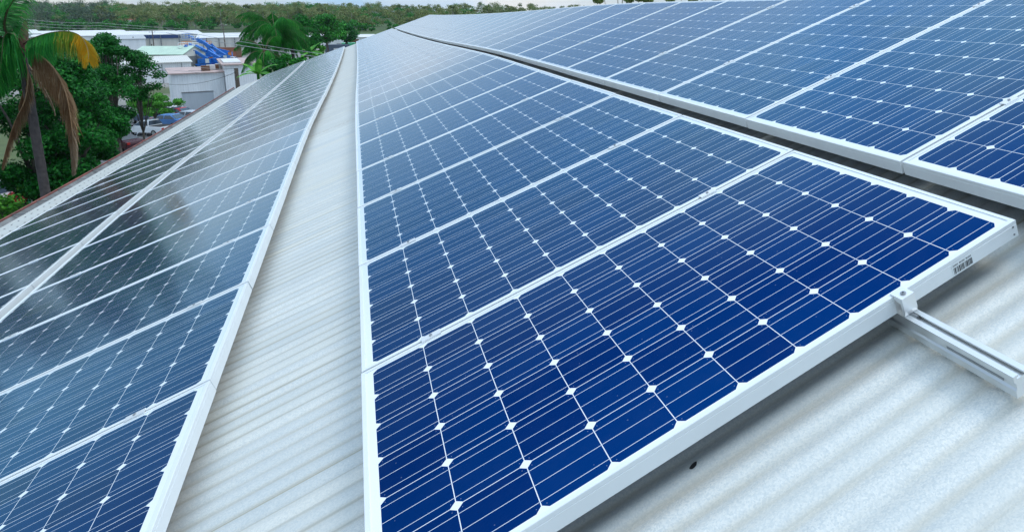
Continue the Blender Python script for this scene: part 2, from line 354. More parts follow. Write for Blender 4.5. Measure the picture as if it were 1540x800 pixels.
cp = MB(); cp.face([G(90, 330, GZ + .004), G(420, 330, GZ + .004), G(330, 158, GZ + .004), G(180, 158, GZ + .004)])
tag(cp.build('car_park', m_asphalt()), kind='structure')
ln = MB()
for k in range(7):
    a, b = G(205 + k * 14, 205, GZ + .008), G(214 + k * 13, 186, GZ + .008); d = (b - a).cross(Vector((0, 0, 1))).normalized() * .05
    ln.face([a - d, b - d, b + d, a + d])
tag(ln.build('car_park_markings', M['white_paint']), kind='structure')

# ------------------------------------------------------------------ the building we stand on
U_EAVE, U_RIDGE, V0, V1, WR = -5.22, 3.60, -4.2, 34.75, -.120      # WR: mid height of the sheet
bld = thing('factory_building', 'long factory building with a galvanised corrugated roof carrying the solar panels', 'building', RF(0, 15, WR) * 1.0)
BO = Vector(bld.location)
def roof_mesh():
    pit = PIT; nper = 10; n = int((V1 - V0) / pit * nper); us = np.linspace(U_EAVE, U_RIDGE, 8)
    vs = np.linspace(V0, V1, n + 1)
    sg = np.array([sag(v) for v in np.linspace(V0, V1, 400)]); sg = np.interp(vs, np.linspace(V0, V1, 400), sg)
    zz = WR + .0036 * np.cos(2 * math.pi * (vs - PH0) / pit) + sg
    U, Vv = np.meshgrid(us, vs); Z = np.repeat(zz[:, None], len(us), 1)
    c, s = math.cos(SL), math.sin(SL)
    W = np.stack([U * c - Z * s, Vv, U * s + Z * c], -1).reshape(-1, 3) - np.array(BO)
    k = len(us); i, j = np.meshgrid(np.arange(n), np.arange(k - 1), indexing='ij'); a = (i * k + j).ravel()
    F = np.stack([a, a + 1, a + k + 1, a + k], 1)
    ob = npmesh('corrugated_roof', W, F, M['roof'], bld)
    uvl = ob.data.uv_layers.new(name='UVMap'); UVs = np.stack([U.ravel(), Vv.ravel()], 1)[F.ravel()]
    uvl.data.foreach_set('uv', UVs.astype(np.float32).ravel()); ob.data.polygons.foreach_set('use_smooth', [True] * len(F))
    return ob
roof_mesh()
e_u, e_v, e_w = A3 @ Vector((1, 0, 0)), Vector((0, 1, 0)), A3 @ Vector((0, 0, 1))
# ridge cap, back slope, walls, gutter: swept along v following the sag
VS = [V0 + (V1 - V0) * k / 40 for k in range(41)]
def sweep(name, prof, mat, parent, v_list=VS, close=False):     # prof in (u,w)
    m = MB(); k = len(prof); n = 0
    for v in v_list:
        for (u, ww) in prof: m.v.append(tuple(RF(u, v, ww) - BO))
    for i in range(len(v_list) - 1):
        for j in range(k if close else k - 1):
            j2 = (j + 1) % k; m.f.append((i * k + j, i * k + j2, (i + 1) * k + j2, (i + 1) * k + j)); m.mi.append(0)
    if close:
        m.f.append(tuple(range(k))[::-1]); m.f.append(tuple(range((len(v_list) - 1) * k, len(v_list) * k))); m.mi += [0, 0]
    return m.build(name, mat, parent)
sweep('ridge_cap', [(3.36, WR + .012), (3.52, WR + .022), (3.60, WR + .035), (3.66, WR + .010), (3.80, WR - .08)], M['frame'], bld)
ub = 3.6 + 9.0
sweep('back_slope', [(3.61, WR - .005), (ub - 1.4, WR - 6.1)], M['roof_grey'], bld)
g = U_EAVE
gut = sweep('gutter', [(g + .02, WR - .03), (g + .06, WR - .17), (g - .14, WR - .10), (g - .20, WR + .045), (g - .195, WR + .047), (g - .137, WR - .094), (g + .055, WR - .164)], M['gutter_in'], bld)
sweep('gutter_lip', [(g - .215, WR + .033), (g - .19, WR + .039), (g - .183, WR + .062), (g - .200, WR + .071), (g - .218, WR + .059)], M['gutter_red'], gut, close=True)
br = MB()
br.box(e_u * -.025 + e_w * .055, (.20, .022, .012), A3 @ Matrix.Rotation(.35, 3, 'Y')); br.box(e_u * .073 - e_w * .025, (.010, .022, .07), A3)
br0 = br.build('gutter_bracket', M['steel'], gut); v = 8.0
while v < 34:
    c = br0 if v == 8.0 else br0.copy()
    if c is not br0: COL.objects.link(c)
    c.location = RF(g - .075, v, WR - .035) - BO; v += .92
di = MB()
for k in range(420):
    v = random.uniform(7, 34.5); di.box(RF(g - random.uniform(.01, .10), v, WR - .12 + random.uniform(0, .03)) - BO, (random.uniform(.02, .06), random.uniform(.05, .3), .02), A3 @ Matrix.Rotation(random.uniform(-1, 1), 3, 'Z'))
tag(di.build('leaf_litter', M['rust'], gut), kind='stuff')
# screws along the eave purlin
sk = MB(); sk.disc((0, 0, 0), e_w, .012, .010, 6)
spots = []; v = 6.0
while v < 34.6:
    for u in (-4.62, -4.95): spots.append((u, v))
    v += PIT * 3
sk0 = None; rest = MB()
for k, (u, v) in enumerate(spots):
    p = RF(u, crest(v), WR + .0065) - BO
    if k >= 98: rest.disc(p, e_w, .012, .010, 6); continue
    o = sk0.copy() if sk0 else sk.build('roof_screw', M['steel'], bld)
    if sk0: COL.objects.link(o)
    sk0 = sk0 or o; o.location = p
tag(rest.build('roof_screws', M['steel'], bld), kind='stuff')
wl = MB()
for v_a, v_b in ((V0 + .02, V1 - .25),):
    for (ua, za) in ((U_EAVE + .25, -.16), (ub - 1.75, -6.35)):
        a, b = RF(ua, v_a, WR + za), RF(ua, v_b, WR + za)
        wl.face([a - BO, b - BO, Vector((b.x, b.y, GZ)) - BO, Vector((a.x, a.y, GZ)) - BO])
for v_b in (V0 + .05, V1 - .2):
    a, r, b = RF(U_EAVE + .26, v_b, WR - .03), RF(3.6, v_b, WR - .03), RF(ub - 1.76, v_b, WR - 6.3)
    wl.face([a - BO, r - BO, b - BO, Vector((b.x, b.y, GZ)) - BO, Vector((a.x, a.y, GZ)) - BO])
wl.build('wall', M['wall_pale'], bld)

# ------------------------------------------------------------------ solar panels
PL, PW, PH, PT = 1.65, .988, .046, .9992
def panel_frame():
    m = MB(); x, y = PL / 2, PW / 2; lip, st = .0125, .0022
    def ring(x0, y0, z0, x1, y1, z1):
        A = [(-x0, -y0, z0), (x0, -y0, z0), (x0, y0, z0), (-x0, y0, z0)]; B = [(-x1, -y1, z1), (x1, -y1, z1), (x1, y1, z1), (-x1, y1, z1)]
        for i in range(4):
            j = (i + 1) % 4; m.face([A[i], A[j], B[j], B[i]])
    c = .0012
    ring(x - lip, y - lip, -st - .001, x - lip, y - lip, 0.0)             # inner step
    ring(x - lip, y - lip, 0.0, x - c, y - c, 0.0); ring(x - c, y - c, 0.0, x, y, -c)   # top lip, chamfer
    ring(x, y, -c, x, y, -.0105); ring(x, y, -.0105, x - .0009, y - .0009, -.0112); ring(x - .0009, y - .0009, -.0112, x - .0009, y - .0009, -.0124); ring(x - .0009, y - .0009, -.0124, x, y, -.0131)   # groove
    ring(x, y, -.0131, x, y, -PH); ring(x, y, -PH, x - .028, y - .028, -PH); ring(x - .028, y - .028, -PH, x - .028, y - .028, -PH + .0016)
    ring(x - .028, y - .028, -PH + .0016, x - .002, y - .002, -PH + .0016); ring(x - .002, y - .002, -PH + .0016, x - .002, y - .002, -.008)
    return m
frame0 = panel_frame().build('frame', M['frame'])
glass_me = MB(); gx, gy = PL / 2 - .0115, PW / 2 - .0115
glass_me.face([(-gx, -gy, -.0026), (gx, -gy, -.0026), (gx, gy, -.0026), (-gx, gy, -.0026)])
glass0 = glass_me.build('cell_sheet', M['cells'])
uvl = glass0.data.uv_layers.new(name='UVMap')
for lp in glass0.data.loops:
    p = glass0.data.vertices[lp.vertex_index].co; uvl.data[lp.index].uv = (p.x + .79, p.y + .474)
proto = (frame0, glass0)
ONES = ['', 'first', 'second', 'third', 'fourth', 'fifth', 'sixth', 'seventh', 'eighth', 'ninth', 'tenth', 'eleventh', 'twelfth', 'thirteenth', 'fourteenth', 'fifteenth', 'sixteenth', 'seventeenth', 'eighteenth', 'nineteenth']
def ordinal(n):
    if n < 20: return ONES[n]
    t, r = divmod(n, 10); return {2: ('twentieth', 'twenty '), 3: ('thirtieth', 'thirty ')}[t][0 if r == 0 else 1] + (ONES[r] if r else '')
VEND = 34.35
ROWS = [  # key, u of lower edge, w, v of first centre, first v, wording
    ('M', 0.0, 0.0, .496, 'middle row beside bare strip', 'solar panels of the middle row'),
    ('Q', -.531 - PL, -.003, .542 + .496, 'row left of bare strip', 'solar panels of the row left of the bare strip'),
    ('U', 1.742, .010, -.483 + .496, 'top row under ridge', 'solar panels of the top row'),
    ('V', -2.275 - PL, .000, 3.86 + .496, 'lowest row by red gutter', 'solar panels of the lowest row'),
]
used = False
def panel_matrix(uc, vc, w0):
    h = .4; slope = math.atan2(sag(vc + h) - sag(vc - h), 2 * h)
    jit = Matrix.Rotation(random.uniform(-.0012, .0012), 3, 'X') @ Matrix.Rotation(random.uniform(-.0012, .0012), 3, 'Y') @ Matrix.Rotation(random.uniform(-.0006, .0006), 3, 'Z')
    rot = (A3 @ Matrix.Rotation(slope, 3, 'X') @ jit).to_4x4()
    p = A3 @ Vector((uc + random.uniform(-.0015, .0015), vc, w0 + sag(vc) + random.uniform(-.0008, .0008)))
    return Matrix.Translation(p) @ rot
row_end = {}
for key, u0, w0, vc0, words, grp in ROWS:
    n = 0
    while vc0 + n * PT + PW / 2 < VEND:
        vc = vc0 + n * PT
        r = bpy.data.objects.new('solar_panel', None); COL.objects.link(r); r.matrix_world = panel_matrix(u0 + PL / 2, vc, w0); r.empty_display_size = .2
        last = vc0 + (n + 1) * PT + PW / 2 >= VEND
        if key == 'M' and n == 0: lab = 'foreground blue solar panel with barcode sticker, open front edge above the bare corrugated roof'
        elif last: lab = f'pale reflective solar panel, farthest in the {words}'
        elif n == 0 and key == 'Q': lab = f'blue solar panel cut by the bottom left corner, left of the bare roof strip'
        else: lab = f'{"blue" if n < 9 else "pale reflective"} solar panel, {ordinal(n + 1)} from near end of {words}'
        tag(r, lab, 'solar panel', grp)
        for src in proto:
            c = src.copy(); COL.objects.link(c); c.parent = r
        if key == 'M' and n == 0:
            for z in (-.0155, -.0365):
                for sx in (-1, 1):
                    k = MB(); k.disc((sx * (PL / 2 - .0135), -PW / 2 - .0004, z), (0, 1, 0), .0030, .0016, 10); k.build('frame_screw', M['steel'], r)
            st = MB(); yb = -PW / 2 - .0006; cx = .635
            st.box((cx, yb, -.0275), (.072, .0008, .031)); s1 = st.build('barcode_sticker', M['paper'], r)
            bk = MB(); x = cx - .031; rr = random.Random(3)
            while x < cx + .031:
                wd = rr.choice((.0007, .0010, .0016, .0022)); bk.box((x, yb - .0006, -.0325), (wd, .0006, .0165)); x += wd + rr.choice((.0009, .0013, .002))
            bk.build('barcode', M['ink'], s1)
            dg = MB(); x = cx - .031
            for k in range(17):
                if k not in (5, 11):
                    for q in range(2): dg.box((x + rr.uniform(-.0004, .0004), yb - .0006, -.0182 + (q - .5) * .0026), (.0019, .0006, .0009))
                    dg.box((x + rr.choice((-.0008, .0008)), yb - .0006, -.0182), (.0007, .0006, .0042))
                x += .0036
            dg.build('serial_number', M['ink'], s1)
        n += 1
    row_end[key] = (vc0, n)
for q in proto: bpy.data.objects.remove(q)

# ------------------------------------------------------------------ rails with clamps
def rail_profile():   # (u, w) closed outline with a T-slot open at the top and a groove in each side
    h, b = .052, .020
    return [(-b, 0), (-b, -.014), (-b + .004, -.018), (-b + .004, -.030), (-b, -.034), (-b, -h), (b, -h), (b, -.034), (b - .004, -.030), (b - .004, -.018), (b, -.014), (b, 0),
            (.0068, 0), (.0068, -.004), (.0120, -.005), (.0120, -.009), (-.0120, -.009), (-.0120, -.005), (-.0068, -.004), (-.0068, 0)]
RAILS = [('M', 1.262, 'upper'), ('M', .224, 'lower'), ('Q', -.77, 'upper'), ('Q', -1.90, 'lower'), ('U', 2.235, 'lower'), ('U', 3.20, 'upper'), ('V', -2.62, 'upper'), ('V', -3.60, 'lower')]
RW = {'M': 'middle row', 'Q': 'row left of bare strip', 'U': 'top row', 'V': 'lowest row'}
W0 = {k[0]: k[2] for k in ROWS}
for key, ur, ul in RAILS:
    vc0, n = row_end[key]; va = vc0 - PW / 2 - (.325 if (key, ul) == ('M', 'upper') else .04); vb = vc0 + (n - 1) * PT + PW / 2 + .1
    top = W0[key] - PH - .0005
    org = RF(ur, va, top)
    lab = ('bare aluminium rail sticking out past the front panel above the corrugated roof' if (key, ul) == ('M', 'upper') else f'aluminium rail with clamps under the {ul} half of the {RW[key]}')
    t = thing('mounting_rail', lab, 'rail', org, 'aluminium rails under the solar panels')
    m = MB(); pr = rail_profile(); k = len(pr); n_s = 60
    for i in range(n_s + 1):
        v = va + (vb - va) * i / n_s if i else va
        for (u, ww) in pr: m.v.append(tuple(RF(ur + u, v, top + ww) - org))
    for i in range(n_s):
        for j in range(k):
            j2 = (j + 1) % k; m.f.append((i * k + j, i * k + j2, (i + 1) * k + j2, (i + 1) * k + j)); m.mi.append(0)
    m.f.append(tuple(range(k))[::-1]); m.f.append(tuple(range(n_s * k, (n_s + 1) * k))); m.mi += [0, 0]
    m.build('rail_body', M['alu'], t)
    ft = MB(); v = va + .16
    while v < vb:
        vq = crest(v)
        ft.box(RF(ur + .032, vq, WR + .0125) - org, (.034, .045, .006), A3); ft.box(RF(ur + .0228, vq, WR + .034) - org, (.005, .045, .045), A3); ft.disc(RF(ur + .036, vq, WR + .018) - org, e_w, .006, .008, 6); v += 1.2
    ft.build('rail_feet', M['alu'], t)
    for i in range(1, n):                       # mid clamps in every joint
        vj = vc0 + (i - .5) * PT
        c = MB(); o = RF(ur, vj, W0[key]); B = A3
        c.box(o - org + e_w * .0024, (.062, .030, .0042), B)
        c.box(o - org - e_w * .020, (.050, .0062, .040), B)
        co = c.build('panel_clamp', M['alu_white'], t)
        if i < 8:
            b = MB(); b.disc(o - org + e_w * .0060, e_w, .0052, .0035, 12); b.build('bolt', M['steel'], co)
    # end clamp at the near end
    ve = vc0 - PW / 2
    c = MB(); o = RF(ur, ve, W0[key])
    prof = [(.0105, .0005), (.0105, .0040), (-.0300, .0040), (-.0300, -.0340), (-.0260, -PH), (-.0215, -PH), (-.0215, -.010), (-.0012, -.010), (-.0012, -PH - .0), (-.0008, .0005)]
    c.prism([(x, z) for x, z in prof], o - org - e_u * .019, o - org + e_u * .019, e_v, e_w)
    ec = c.build('end_clamp', M['alu_white'], t)
    b = MB(); b.disc(o - org - e_v * .0145 + e_w * .0050, e_w, .0072, .0030, 18); b.disc(o - org - e_v * .0145 + e_w * .0068, e_w, .0050, .0012, 14)
    b.build('bolt', M['steel'], ec); b = MB(); b.disc(o - org - e_v * .0145 + e_w * .0076, e_w, .0024, .0008, 6); b.build('bolt_socket', M['black'], ec)
    if (key, ul) == ('M', 'upper'):
        s = MB(); s.box(RF(ur - .0165, va + .105, top - .024) - org, (.0012, .15, .0055), A3); s.build('slot_shadow', M['steel'], t)  # dark strip painting in the shadow along the rail's slot
        nut = MB(); nut.disc(o - org - e_v * .035 - e_w * (PH + .004), e_v, .0060, .022, 6); nut.build('bolt', M['steel'], t)
# an old screw hole in the sheet just under the front edge
hm_ = MB(); hc = RF(.662, PH0 + .002, WR + .0038) - BO; ring = []
for k in range(20):
    a = 2 * math.pi * k / 20; ring.append(hc + e_u * math.cos(a) * (.0105 + .001 * math.sin(3 * a)) + e_v * (math.sin(a) * .0062 + .003 * math.cos(a)))
hm_.face(ring); hm_.face([p + e_w * .0006 for p in ring])
for k in range(20): hm_.face([ring[k], ring[(k + 1) % 20], ring[(k + 1) % 20] + e_w * .0006, ring[k] + e_w * .0006])
hm_.build('screw_hole', M['black'], bld)

# ================================================================== the yards and trees beyond the gutter
FW = Vector((-CAMR[0][2], -CAMR[1][2], 0)).normalized(); RT = Vector((FW.y, -FW.x, 0))     # level forward / right of the view
YAW = math.atan2(RT.y, RT.x)

# ---- foliage
def leaf_quads(C, rad, count, size, up=.35):
    C = np.asarray(C, float); rad = np.broadcast_to(np.asarray(rad, float), (len(C), 3))
    idx = rng.integers(0, len(C), count)
    d = rng.normal(size=(count, 3)); d /= np.linalg.norm(d, axis=1)[:, None]
    r = rng.random(count) ** .45
    p = C[idx] + d * rad[idx] * r[:, None]
    nrm = d * .8 + rng.normal(size=(count, 3)) * .7 + np.array([0, 0, up]); nrm /= np.linalg.norm(nrm, axis=1)[:, None]
    a = np.cross(nrm, rng.normal(size=(count, 3))); a /= np.linalg.norm(a, axis=1)[:, None]; b = np.cross(nrm, a)
    s = size * (.6 + .8 * rng.random(count))[:, None]
    V = np.stack([p - a * s * .5, p + b * s * .28, p + a * s * .5, p - b * s * .28], 1).reshape(-1, 3)
    F = np.arange(count * 4).reshape(-1, 4)
    return V, F
def tree(name, label, cat, base, h, clumps, leaves, size, leafmat, barkmat, tr=.16, group=None, limbs=True):
    """clumps: list of (offset xyz from the base, radius xyz)."""
    base = Vector(base); t = thing(name, label, cat, base, group)
    C = [c for c, _ in clumps]; Rr = [r for _, r in clumps]
    V, F = leaf_quads(C, Rr, leaves, size)
    npmesh('crown', V, F, leafmat, t)
    m = MB(); top = Vector(np.mean(np.array(C), 0)); fork = Vector((top.x * .35, top.y * .35, min(h * .42, top.z * .6)))
    m.tube([(0, 0, -.3), fork * .5 + Vector((tr * .4, 0, 0)), fork, top], [tr * 1.25, tr, tr * .85, tr * .35], 8)
    if limbs:
        for c in C[:14]:
            c = Vector(c); mid = fork.lerp(c, .5) + Vector((random.uniform(-.2, .2), random.uniform(-.2, .2), .15 * (c - fork).length))
            m.tube([fork, mid, c], [tr * .5, tr * .28, tr * .10], 6)
    m.build('trunk', barkmat, t, smooth=True)
    return t
def crown(cz, rx, rz, n, cr, seed, squash=.75):
    r = random.Random(seed); o = []
    for k in range(n):
        a = r.uniform(0, 6.283); q = math.sqrt(r.random()); z = r.uniform(-1, 1); f = math.sqrt(max(0, 1 - z * z)) * .55 + .45 * (1 - abs(z))
        s = cr * r.uniform(.6, 1.25)
        o.append(((math.cos(a) * q * rx * f, math.sin(a) * q * rx * f, cz + z * rz), (s, s, s * squash)))
    return o
def ground_under(x, y, d):
    p = P(x, y, d); return Vector((p.x, p.y, GZ))
def tree_at(x, y, d, rx, rz, n, cr, seed, *a, squash=.75, **k):      # crown centre seen at (x, y) at depth d
    p = P(x, y, d); b = Vector((p.x, p.y, GZ)); cz = p.z - GZ
    return tree(a[0], a[1], a[2], b, cz + rz, crown(cz, rx, rz, n, cr, seed, squash), *a[3:], **k)

# dense garden trees between the palm and the car park
tree_at(108, 205, 34, 2.1, 3.6, 44, .75, 1, 'broadleaf_tree', 'large dense dark green tree beside the gutter, right behind the hanging dead fronds', 'tree', 26000, .16, M['leaf_dark'], M['bark'], tr=.22)
tree_at(116, 168, 38, 1.8, 2.6, 26, .75, 2, 'broadleaf_tree', 'bushy dark tree standing well left of the parked white ute', 'tree', 17000, .15, M['leaf_dark'], M['bark'], tr=.18)
tree_at(160, 84, 45, 1.6, 1.1, 20, .60, 3, 'broadleaf_tree', 'dark flat-topped tree just right of the yellow palm frond', 'tree', 11000, .15, M['leaf_dark'], M['bark'], tr=.16)
tree_at(204, 116, 47, 1.7, 1.5, 36, .62, 4, 'broadleaf_tree', 'airy layered tree with gaps in front of the pale low shed', 'tree', 8500, .14, M['leaf_dark'], M['bark'], tr=.075, squash=.6)
tree_at(170, 150, 44, 1.35, 2.2, 30, .55, 19, 'shrub', 'tall dense bush left of the white ute, below the airy tree', 'shrub', 14000, .14, M['leaf_dark'], M['bark'], tr=.08)
tree_at(40, 180, 33, 2.4, 3.2, 30, .85, 5, 'broadleaf_tree', 'shady tree right behind the leaning palm trunk', 'tree', 20000, .16, M['leaf_dark'], M['bark'], tr=.2)
tree_at(95, 95, 50, 3.0, 1.6, 24, .8, 6, 'broadleaf_tree', 'dark tree showing under the arch of the yellow frond', 'tree', 8000, .24, M['leaf_dark'], M['bark'], tr=.2)
tree_at(-135, 98, 30, 3.0, 4.8, 38, 1.0, 7, 'broadleaf_tree', 'tall dark tree at the left edge behind the green palm fronds', 'tree', 13000, .24, M['leaf_dark'], M['bark'], tr=.26)
tree_at(-230, 170, 27, 3.6, 4.6, 36, 1.1, 8, 'broadleaf_tree', 'added unseen tree, left of the palm and reflected in the panels', 'tree', 13000, .26, M['leaf_dark'], M['bark'], tr=.3)  # out-of-view tree added as a reflection source for the left panels
tree_at(-480, 210, 24, 3.6, 4.6, 36, 1.1, 9, 'broadleaf_tree', 'broad added unseen tree farthest left of the building', 'tree', 11000, .26, M['leaf_dark'], M['bark'], tr=.3)  # added beyond the view so the left rows mirror dark foliage
tree_at(232, 158, 70, 2.3, .8, 18, .6, 10, 'shrub', 'rounded bright green hedge shrub beside the roller door', 'shrub', 6500, .20, M['leaf_bright'], M['bark'], tr=.08)
tree_at(252, 158, 76, 1.3, .8, 9, .6, 11, 'shrub', 'small brighter shrub against the pale shed corner', 'shrub', 2500, .20, M['leaf_bright'], M['bark'], tr=.06)
tree_at(160, 192, 60, 1.2, 1.0, 12, .6, 12, 'shrub', 'dark shrub overhanging the parked white ute', 'shrub', 3200, .20, M['leaf_mid'], M['bark'], tr=.08)
tree_at(452, 52, 75, 2.3, 1.6, 22, .8, 13, 'broadleaf_tree', 'dark round tree touching the right side of the clump of palms', 'tree', 6500, .28, M['leaf_dark'], M['bark'], tr=.18)
tree_at(490, 44, 190, 6.0, 3.0, 26, 1.9, 14, 'broadleaf_tree', 'broad bright green tree behind the far white shed', 'tree', 5200, .65, M['leaf_mid'], M['bark'], tr=.3)
tree_at(519, 50, 200, 3.6, 2.4, 16, 1.5, 15, 'broadleaf_tree', 'dark green tree above the white crane arm', 'tree', 3000, .6, M['leaf_dark'], M['bark'], tr=.25)
tree_at(472, 76, 85, 1.6, .9, 12, .55, 16, 'shrub', 'fresh lime green shrub beside the palms, just above the panels', 'shrub', 3000, .25, M['leaf_bright'], M['bark'], tr=.07)
tree_at(440, 98, 58, 1.7, .7, 12, .5, 17, 'shrub', 'olive shrub at the foot of the palms', 'shrub', 3000, .2, M['leaf_mid'], M['bark'], tr=.07)
tree_at(418, 108, 56, 1.2, .8, 8, .5, 18, 'shrub', 'low dark shrub between banana plant and roof edge', 'shrub', 2200, .2, M['leaf_dark'], M['bark'], tr=.07)

# ---- palms
def frond(parent, pts, n, ln, mats, droop, label=None, twist=.0, rach=.022, seed=0, name='frond', fwd=.55, rachmat=None, taper=.25, both=True):
    """pts: world points along the stem; ln: longest leaflet; mats: one or several materials from base to tip."""
    r = random.Random(seed); pts = [Vector(p) for p in pts]; K = len(pts)
    def cat(t):
        x = t * (K - 1); i = min(int(x), K - 2); f = x - i
        p0, p1, p2, p3 = pts[max(i - 1, 0)], pts[i], pts[i + 1], pts[min(i + 2, K - 1)]
        return .5 * ((2 * p1) + (p2 - p0) * f + (2 * p0 - 5 * p1 + 4 * p2 - p3) * f * f + (3 * p1 - p0 - 3 * p2 + p3) * f ** 3)
    org = parent.location; m = MB(); nm = len(mats); line = [cat(k / 24) for k in range(25)]
    m.tube([p - org for p in line], [rach * (1 - .8 * k / 24) for k in range(25)], 5, nm)
    n = int(n * 1.9)
    for k in range(n):
        t = .12 + .88 * (k + r.random()) / n; p = cat(t); tg = (cat(min(1, t + .02)) - cat(max(0, t - .02))).normalized()
        sd = tg.cross(Vector((0, 0, 1)))
        sd = sd.normalized() if sd.length > .15 else RT.copy()
        l = ln * (math.sin(math.pi * min(1, .18 + .82 * t)) ** .6 * (1 - taper * t) + .12)
        for sgn in ((-1, 1) if both else (1,)):
            q = l * r.uniform(.75, 1.1)
            d = (sd * sgn * (1 - droop) + tg * fwd + Vector((0, 0, -1)) * (droop * 1.25 + r.uniform(-.1, .2)) + Vector((r.uniform(-.2, .2), r.uniform(-.2, .2), r.uniform(-.1, .1)))).normalized()
            d2 = (d * .55 + Vector((0, 0, -1)) * (.35 + droop) + Vector((r.uniform(-.15, .15), r.uniform(-.15, .15), 0))).normalized()
            wv = d.cross(tg if abs(d.dot(tg)) < .9 else Vector((1, 0, 0))).normalized() * (.012 + .018 * ln)
            a, b, c = p - org, p - org + d * q * .5, p - org + d * q * .5 + d2 * q * .5
            mi = min(nm - 1, int(t * nm * .9999 + r.uniform(-.18, .18))) if nm > 1 else 0; mi = max(0, mi)
            m.face([a - wv * .5, a + wv * .5, b + wv * .5, b - wv * .5], mi); m.face([b - wv * .5, b + wv * .5, c], mi)
    o = m.build(name, list(mats) + [rachmat or M['rachis']], parent)
    if label: o['label'] = label
    return o
D0 = 17.0
pc = P(31, 72, D0); pb = P(70, 300, D0 + .1); dirn = (pb - pc); base = pc + dirn * ((GZ - pc.z) / dirn.z)
palm = thing('palm_tree', 'tall palm at left edge with yellow frond, dead brown fronds and leaning grey trunk', 'palm', base)
m = MB(); NT = 60
m.tube([base.lerp(pc, k / NT) - base for k in range(NT + 1)], [(.105 - .012 * k / NT) * (1.05 if k % 2 else 1.0) for k in range(NT + 1)], 12); m.build('trunk', M['palm_trunk'], palm)
m = MB(); m.tube([P(30, 92, D0) - base, P(32, 74, D0) - base, P(36, 52, D0) - base, P(38, 32, D0) - base], [.11, .11, .09, .03], 10); m.build('crown_shaft', M['palm_sheath'], palm)
def pf(pp, d0=D0, d1=None):
    d1 = d0 if d1 is None else d1; n = len(pp)
    return [P(x, y, d0 + (d1 - d0) * i / (n - 1)) for i, (x, y) in enumerate(pp)]
FG, FY, FYG, FB, FS = M['frond_green'], M['frond_yellow'], M['frond_yellowgreen'], M['frond_brown'], M['frond_straw']
frond(palm, pf([(31, 70), (48, 59), (76, 50), (104, 48), (123, 57), (132, 76), (133, 90)], D0, D0 - .9), 150, .74, [FG, FG, FYG, FY, FY], .55, 'arching frond turning from green to bright yellow', seed=1)
frond(palm, pf([(31, 72), (54, 80), (80, 102), (98, 138), (106, 178), (110, 220), (110, 256)], D0, D0 - .5), 330, 1.05, [FB, FB, FB, FS], .76, 'long dead brown frond hanging down with straw tip', seed=2, rachmat=M['frond_brown'], taper=.72)
frond(palm, pf([(33, 84), (42, 112), (38, 150), (22, 185), (10, 222), (3, 250)], D0, D0 - .3), 160, .60, [FB, FB], .84, 'dead brown frond hanging beside the trunk', seed=3, rachmat=M['frond_brown'], taper=.4)
frond(palm, pf([(30, 80), (36, 110), (34, 140), (28, 160)], D0 + .2), 90, .55, [FB], .85, 'short dead brown frond tucked against the trunk', seed=13, rachmat=M['frond_brown'], taper=.4)
frond(palm, pf([(34, 86), (50, 108), (68, 136), (80, 160), (82, 172)], D0 + .3), 60, .24, [FS], .9, 'thin pale dead strand', seed=4, rachmat=M['frond_straw'], rach=.014)
frond(palm, pf([(30, 68), (8, 46), (10, 18), (28, -14), (44, -60)], D0, D0 - 1.2), 90, .62, [FG], .35, seed=5, rach=.04)
frond(palm, pf([(30, 70), (17, 52), (6, 56), (2, 90), (-2, 132)], D0, D0 - .8), 210, 1.15, [FG], .80, seed=6)
frond(palm, pf([(30, 70), (4, 58), (-22, 60), (-40, 96), (-46, 140)], D0, D0 - 1.2), 150, 1.0, [FG], .80, seed=11)
frond(palm, pf([(30, 68), (-6, 20), (-50, -5), (-100, 15), (-130, 60)], D0, D0 + .8), 100, .85, [FG], .6, seed=7)
frond(palm, pf([(30, 68), (0, 14), (-36, -40), (-90, -70), (-140, -60)], D0, D0 + 1.2), 90, .8, [FG], .55, seed=8)
frond(palm, pf([(30, 70), (-20, 50), (-70, 70), (-110, 130)], D0, D0 - 1.8), 90, .8, [FG], .65, seed=9)
frond(palm, pf([(32, 72), (52, 62), (66, 68), (74, 88)], D0, D0 + 2.2), 90, .7, [FG], .6, seed=10)
def palm_radial(label, x, y, d, n, length, ll, seed, base_dx=0, lean=0):
    r = random.Random(seed); c = P(x, y, d); b = Vector((c.x, c.y, GZ)) + RT * base_dx
    t = thing('palm_tree', label, 'palm', b, 'green palms behind the roof edge')
    m = MB(); m.tube([Vector((0, 0, -.2)), (c - b) * .5 + RT * .1, c - b], [.2, .16, .13], 10); m.build('trunk', M['palm_trunk'], t)
    for k in range(n):
        a = 2 * math.pi * k / n + r.uniform(-.2, .2); el = r.uniform(-.25, 1.2); L_ = length * r.uniform(.8, 1.1)
        h = RT * math.cos(a) + FW * math.sin(a) + RT * lean; pts = []; p = c.copy(); d_ = (h * math.cos(el) + Vector((0, 0, math.sin(el)))).normalized()
        for q in range(7):
            pts.append(p.copy()); p = p + d_ * L_ / 6; d_ = (d_ + Vector((0, 0, -.24 - .05 * q)) + RT * lean * .15).normalized()
        frond(t, pts, 52, ll, [FG] if k % 5 < 3 else [M['frond_fresh']], .55, seed=seed * 100 + k, rach=.03)
    return t
palm_radial('taller feathery palm beyond the roof edge, crown just below the forest skyline', 412, 45, 60, 30, 3.2, 1.25, 21, lean=-.12)
palm_radial('lower shaggy palm drooping toward the orange container', 398, 80, 57, 20, 2.5, 1.0, 22, lean=-.2)
palm_radial('small palm half hidden right of the taller feathery palm', 438, 60, 64, 18, 2.4, .9, 23, lean=.1)
